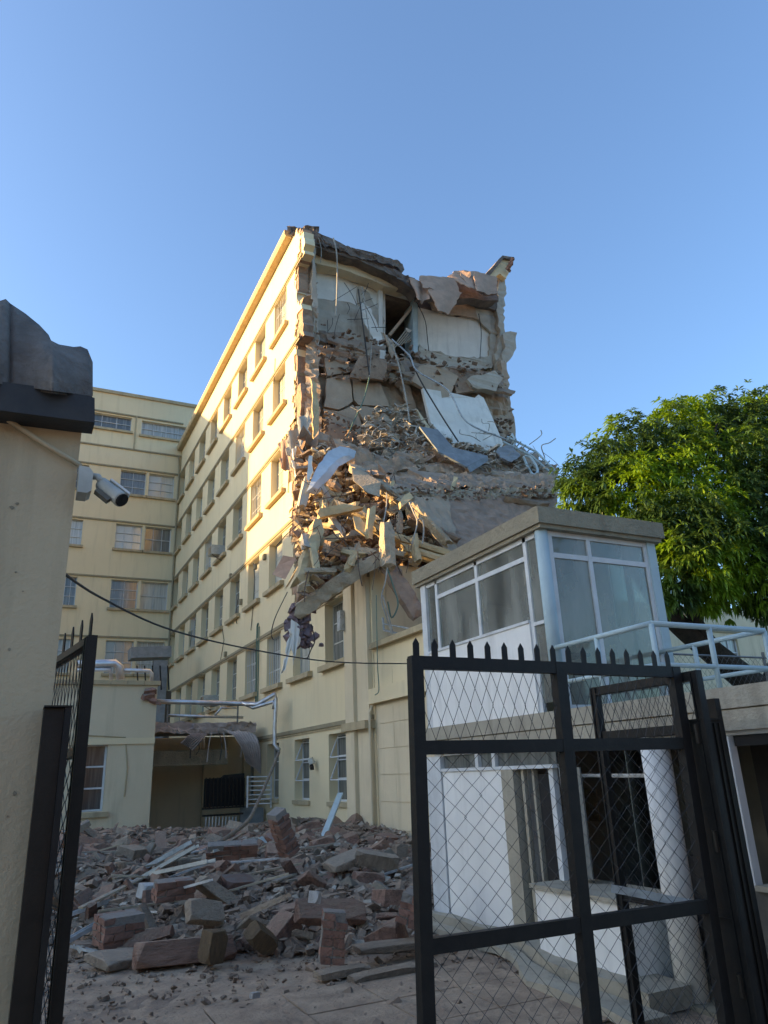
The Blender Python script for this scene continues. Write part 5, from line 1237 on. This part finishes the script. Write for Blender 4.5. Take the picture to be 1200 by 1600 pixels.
# kerb in front of booth
kb = MB(); kb.prism([(XB-.1, 9.6, 0), (XB-.1, 7.4, 0), (XB-.45, 6.5, 0), (XB-.45, 5.2, 0), (XB+.02, 5.2, 0), (XB+.02, 9.6, 0)], (0, 0, .16), .02, .3)
tag(kb.build('kerb', CONCF), kind='structure', label='rough pale concrete kerb at the foot of the booth')
kb = MB(); kb.prism([(XB-.25, 9.8, 0), (XB-.3, 7.3, 0), (XB-.75, 6.4, 0), (XB-.8, 5.0, 0), (XB-.46, 5.0, 0), (XB-.46, 6.6, 0), (XB-.11, 7.5, 0), (XB-.11, 9.8, 0)], (0, 0, .07), .02, .3)
tag(kb.build('pavement', CONCF), kind='structure', label='low broken concrete apron before the booth')
# ---- glass booth on the terrace
bo = thing('guard_booth', (6, 8, ZS1), 'glazed guard booth with pale blue posts and flat concrete roof', 'booth')
YN, YF, XR = 6.42, 9.33, 6.92; ZT = 4.47
MB().box(XB-.07, XR+.16, YN-.09, YF+.12, ZT+.05, ZT+.25).build('roof', CONCR, bo)
MB().box(XB-.04, XR+.12, YN-.06, YF+.08, ZT, ZT+.05).build('roof_soffit', CONCR, bo)
def post(nm, x0, x1, y0, y1, m, z0=ZS1, z1=ZT, g=bo): return MB().box(x0, x1, y0, y1, z0+.001, z1-.001).build(nm, m, g)
MB().tube([(XB+.055, YN+.055, ZS1), (XB+.055, YN+.055, ZT)], .075, 16).build('corner_post', BLUEP, bo, True)
post('corner_post', XR-.07, XR+.06, YN, YN+.12, BLUEP); post('corner_post', XB, XB+.12, YF-.14, YF, WHITEP); post('corner_post', XR-.07, XR+.05, YF-.12, YF, BLUEP)
def yat(px, z):                                        # Y on plane XB for a pixel column near height z
    lo, hi = 4, 11
    for _ in range(40):
        m_ = (lo+hi)/2
        if proj((XB, m_, z))[0] > px: lo = m_
        else: hi = m_
    return (lo+hi)/2
zt1 = onX(XB, 744, 905).z; zpan = onX(XB, 765, 993).z
ym = {k: yat(k, 3.9) for k in (682, 745, 823)}
for k, y in ym.items(): post('mullion', XB+.02, XB+.07, y-.03, y+.03, WHITEP)
yst = ym[823]
MB().box(XB+.022, XB+.068, yst+.031, ym[682]-.031, zt1-.028, zt1+.028).build('transom', WHITEP, bo)
MB().box(XB+.02, XB+.07, YN+.14, YF-.145, ZT-.06, ZT-.002).build('head_rail', WHITEP, bo)
MB().box(XB+.0, XB+.075, yst+.032, YF-.145, ZS1+.002, zpan).build('spandrel_panel', WPANEL, bo)
MB().box(XB-.015, XB+.085, yst+.032, YF-.145, zpan+.001, zpan+.035).build('sill', WHITEP, bo)
for (a, b, c, d) in ((ym[682]+.031, YF-.145, zpan+.036, ZT-.061), (ym[745]+.031, ym[682]-.031, zt1+.029, ZT-.061), (ym[745]+.031, ym[682]-.031, zpan+.036, zt1-.029),
                     (yst+.031, ym[745]-.031, zt1+.029, ZT-.061), (yst+.031, ym[745]-.031, zpan+.036, zt1-.029), (YN+.14, yst-.031, ZS1+.1, zpan-.05), (YN+.14, yst-.031, zpan, ZT-.061)):
    MB().box(XB+.04, XB+.046, a, b, c, d).build('glass_pane', GLASS, bo)
MB().box(XB+.02, XB+.07, YN+.14, yst-.031, zpan-.045, zpan-.005).build('transom', WHITEP, bo)
xm = onY(YN, 935, 950).x; zt2 = onY(YN, 930, 873).z
for x in (XB+.15, xm, XR-.09): post('mullion', x-.028, x+.028, YN+.02, YN+.07, WHITEP)
MB().box(XB+.18, XR-.12, YN+.022, YN+.068, ZT-.06, ZT-.002).build('head_rail', WHITEP, bo)
for a, b in ((XB+.179, xm-.029), (xm+.029, XR-.119)):
    MB().box(a, b, YN+.022, YN+.068, zt2-.03, zt2+.03).build('transom', WHITEP, bo)
    MB().box(a, b, YN+.04, YN+.046, zt2+.031, ZT-.061).build('glass_pane', GLASS, bo)
    MB().box(a, b, YN+.04, YN+.046, ZS1+.06, zt2-.031).build('glass_pane', GLASS, bo)
MB().box(XB+.18, XR-.12, YN+.022, YN+.068, ZS1+.002, ZS1+.058).build('bottom_rail', WHITEP, bo)
MB().box(XR-.02, XR+.04, YN+.13, 7.2, ZS1+.002, ZS1+1.1).build('back_panel', WPANEL, bo)
MB().box(XR-.02, XR+.04, 7.21, YF-.13, ZS1+.002, ZT-.002).build('back_wall', WHITEW, bo)
MB().box(XB+.13, XR-.08, YF-.08, YF-.02, ZS1+.002, ZT-.002).build('end_wall', WHITEW, bo)
MB().box(XR-.0, XR+.012, YN+.13, 7.2, ZS1+1.11, ZT-.01).build('glass_pane', GLASS, bo)
for y in (6.9,): post('mullion', XR-.02, XR+.04, y-.03, y+.03, CREAMG)
MB().box(XB+.5, XB+1.2, 7.2, 8.6, ZS1+.72, ZS1+.76).build('desk', DARKG, bo)
# railing on the terrace edge
rg = thing('terrace_railing', (6, 5, ZS1), 'pale blue tube railing along the terrace edge', 'railing')
yc_ = 5.0; za = 3.10; zb = 2.72; xr_ = 6.76
def tb_(nm, a, b, r_=.028): return MB().tube([a, b], r_, 10).build(nm, BLUEP, rg, True)
tb_('top_rail', (XB+.02, yc_, za), (XB+.02, YN-.02, za)); tb_('top_rail', (XB+.02, yc_, za), (xr_, yc_, za)); tb_('top_rail', (xr_, yc_, za), (xr_, YN+.1, za))
tb_('mid_rail', (XB+.02, yc_, zb), (XB+.02, YN-.02, zb), .024); tb_('mid_rail', (XB+.02, yc_, zb), (xr_, yc_, zb), .024); tb_('mid_rail', (xr_, yc_, zb), (xr_, YN+.1, zb), .024)
for p in ((XB+.02, yc_), (XB+.02, 5.75), (onY(yc_, 1108, 985).x, yc_), (xr_, yc_), (xr_, 5.9)): tb_('upright', (p[0], p[1], ZS1), (p[0], p[1], za-.005), .027)
# chain-link fence beyond the terrace
fc = thing('wire_fence', (9, 9, 0), 'rusty grey wire fence beyond the terrace railing', 'fence')
mb = MB(); chainlink(mb, Vector((7.4, 7.4, 2.2)), Vector((1, 0, 0)), Vector((0, 0, 1)), 5, 1.05, .11, .0022); mb.build('wire_mesh', GALV, fc)
for x in (7.4, 9.9, 12.4): MB().tube([(x, 7.42, 0), (x, 7.42, 3.35)], .025, 6).build('fence_post', GALV, fc)
MB().tube([(7.4, 7.42, 3.27), (12.4, 7.42, 3.27)], .015, 5).build('top_wire', GALV, fc)

# ================================================================== far right building
YR = 34
nb_ = thing('neighbour_building', (35, YR, 0), 'cream building half hidden behind the mango tree on the right', 'building')
wa, wb = onY(YR, 1126, 1000), onY(YR, 1160, 1040)
wa2, wb2 = onY(YR, 1068, 946), onY(YR, 1086, 958)
hl_ = [(wa.x, wb.x, wb.z, wa.z+.1), (wa2.x, wb2.x, wb2.z, wa2.z)]
mb = MB(); xx = {22, 60}; zz = {0, 11}
for a, b, c, d in hl_: xx |= {a, b}; zz |= {c, d}
wall_y(mb, xx, zz, lambda x, z: any(a < x < b and c < z < d for a, b, c, d in hl_), YR, .3); mb.build('wall', CREAMG, nb_)
MB().box(22, 60, YR+.35, YR+9, 0, 10.8).build('body', CREAMG, nb_)
for a, b, c, d in hl_:
    f = MB(); f.box(a, a+.08, YR+.15, YR+.2, c, d); f.box(b-.08, b, YR+.15, YR+.2, c, d); f.box((a+b)/2-.04, (a+b)/2+.04, YR+.15, YR+.2, c, d); f.box(a+.08, b-.08, YR+.152, YR+.198, (c+d)/2-.04, (c+d)/2+.04)
    o = f.build('window', WHITEP, nb_); MB().box(a, b, YR+.21, YR+.23, c, d).build('pane', PANE, o); MB().box(a-.2, b+.2, YR-.15, YR-.003, c-.2, c-.02).build('sill', SILLM, o)
MB().box(22, 60, YR-.08, YR-.003, wa.z+.5, wa.z+.62).build('string_course', COURSE, nb_)
# unseen blocks on the left, placed and sized to shade yard and facade
nl = thing('shade_block', (-43, 46, 0), 'unseen plain cream block beyond the left edge, placed to shade the facade', 'building')
MB().box(-46, -40, 43.2, 51.0, 0, 22.8).build('body', CREAMG, nl)
MB().box(-46.2, -39.9, 43.1, 51.1, 22.8, 23.0).build('roof', CONCF, nl)
nl = thing('shade_block', (-43, 25, 0), 'unseen lower cream block on the left, placed to shade the yard', 'building')
MB().box(-46, -40, 8, 43, 0, 19.7).build('body', CREAMG, nl)
MB().box(-46.2, -39.9, 7.9, 43.05, 19.7, 19.9).build('roof', CONCF, nl)

nl = thing('glass_reflection_block', (4, -14, 0), 'unseen brown block behind the camera, added for reflections in the booth glass', 'building')  # unseen block added to darken the booth glass and the foreground
MB().box(-12, 26, -26, -17, 0, 7.5).build('body', mat('reflection_block_wall', (.20, .15, .11), (.12, .095, .075), .7, .9, .2, 6), nl)
for k in range(8):
    for zz in (1.2, 4.6): MB().box(-10+k*4.4, -8+k*4.4, -16.99, -16.95, zz, zz+1.3).build('window', PANED, nl)
MB().box(-12.3, 26.3, -26, -16.6, 7.5, 7.8).build('roof', ROOFD, nl)
# ================================================================== mango tree
random.seed(77)
tr = thing('mango_tree', onY(13, 1230, 1100)*1 if False else (19, 13, 0), 'broad mango tree with drooping leaves behind the terrace', 'tree')
mb = MB()
def limb(pts, rs): mb.tube(catmull([onY(p[2], p[0], p[1]) for p in pts], 5), [rs[0]+(rs[1]-rs[0])*i/((len(pts)-1)*5) for i in range((len(pts)-1)*5+1)], 9)
p0_ = onY(13, 1240, 1110); mb.tube([(p0_.x+.6, 13, -.1), (p0_.x+.2, 13, 1.0), p0_], [.5, .42, .38], 10)
limb([(1250, 1125, 13), (1180, 1072, 13), (1115, 1020, 12.8), (1050, 965, 12.6), (1000, 900, 12.5), (960, 830, 12.5)], (.42, .13))
limb([(1150, 1045, 12.9), (1105, 1000, 12.6), (1080, 950, 12.4), (1075, 880, 12.4), (1090, 780, 12.6)], (.22, .08))
limb([(1090, 780, 12.6), (1110, 720, 13), (1120, 660, 13)], (.08, .03)); limb([(1000, 900, 12.5), (1000, 800, 13), (1010, 720, 13.5)], (.14, .04))
limb([(1200, 1085, 13), (1230, 960, 12.8), (1210, 840, 12.6), (1180, 740, 12.8)], (.25, .07))
mb.build('trunk', TREEB, tr, True)
BL = [(905, 775, 38, 13.6), (900, 745, 28, 13.9), (935, 725, 40, 13.8), (930, 785, 34, 13.2), (985, 700, 52, 13.8), (985, 770, 60, 13.0), (1050, 690, 55, 13.8), (1052, 655, 32, 14), (1105, 665, 48, 13.8), (1040, 760, 70, 12.9),
      (1110, 740, 70, 12.9), (1165, 665, 46, 13.4), (1200, 645, 40, 13.6), (1190, 720, 60, 12.2), (1150, 790, 70, 12.4), (1080, 820, 70, 12.0), (1010, 830, 50, 12.2), (1060, 880, 56, 11.6), (1140, 870, 70, 11.6),
      (1200, 830, 70, 11.6), (1235, 760, 60, 12), (1250, 880, 70, 11.6), (1110, 915, 36, 11.5), (1060, 925, 26, 11.5), (1190, 915, 40, 11.4), (1240, 690, 60, 13), (1290, 800, 90, 12.5), (1300, 700, 80, 13.5), (1195, 945, 22, 11.4), (1033, 940, 13, 11.6), (1105, 940, 14, 11.5)]
lf = MB()
def leaf(p, d, L_, wd, droop):
    """one lance-shaped leaf, folded along its midrib and bent downward"""
    d = d.normalized(); s = d.cross(Vector((0, 0, 1)))
    s = s.normalized() if s.length > .05 else Vector((1, 0, 0)); n_ = s.cross(d).normalized()
    m1 = p+d*L_*.5+Vector((0, 0, -droop*L_*.18)); e = p+d*L_*.92+Vector((0, 0, -droop*L_*.6))
    i = len(lf.v); lf.v += [tuple(p), tuple(m1+s*wd/2+n_*wd*.18), tuple(m1), tuple(m1-s*wd/2+n_*wd*.18), tuple(e)]
    lf.f += [(i, i+1, i+2), (i, i+2, i+3), (i+2, i+1, i+4), (i+2, i+4, i+3)]
for (px, py, rp, Yd) in BL:
    c = onY(Yd, px, py); r_ = rp*(c-EYEP).length/FPX; nr = int(118*(r_/.6)**2)
    nr = min(nr, 420)
    for k in range(nr):
        v = Vector((random.gauss(0, 1), random.gauss(0, 1), random.gauss(0, 1))).normalized()
        if v.y > .55 and random.random() < .6: continue
        rr = r_*(random.uniform(.55, 1.05) if random.random() < .9 else random.uniform(1.05, 1.3))*(1+.25*nz(c+v*r_, 1.6)); q = c+Vector((v.x, v.y, v.z*.9))*rr
        ax = (v+Vector((0, 0, .35))).normalized()
        L0 = random.uniform(.19, .29); nl_ = random.randint(8, 12); a0 = random.random()*6.28
        o1 = ax.orthogonal().normalized(); o2 = ax.cross(o1)
        for j in range(nl_):
            a = a0+j*2.4; spread = random.uniform(.5, 1.3); d = (ax*math.cos(spread)+(o1*math.cos(a)+o2*math.sin(a))*math.sin(spread)); d.z -= random.uniform(.0, .5)
            leaf(q, d, L0*random.uniform(.7, 1.15), random.uniform(.055, .08), random.uniform(.3, 1.0))
# sparse inner twigs' leaves give depth
lf.build('crown', LEAF, tr)

t2 = tr.copy(); S.collection.objects.link(t2); t2.location = tr.location+Vector((-5.5, -23, .6)); tag(t2, 'unseen mango tree copy behind the viewer, added for booth glass reflections', 'tree')  # unseen copy added so the booth panes reflect dark foliage
for ch in list(tr.children):
    c_ = ch.copy(); S.collection.objects.link(c_); c_.parent = t2
# tidy: remove prototype leftovers at origin
for o in (wf, wf0):
    if o.parent is None: o.parent = main
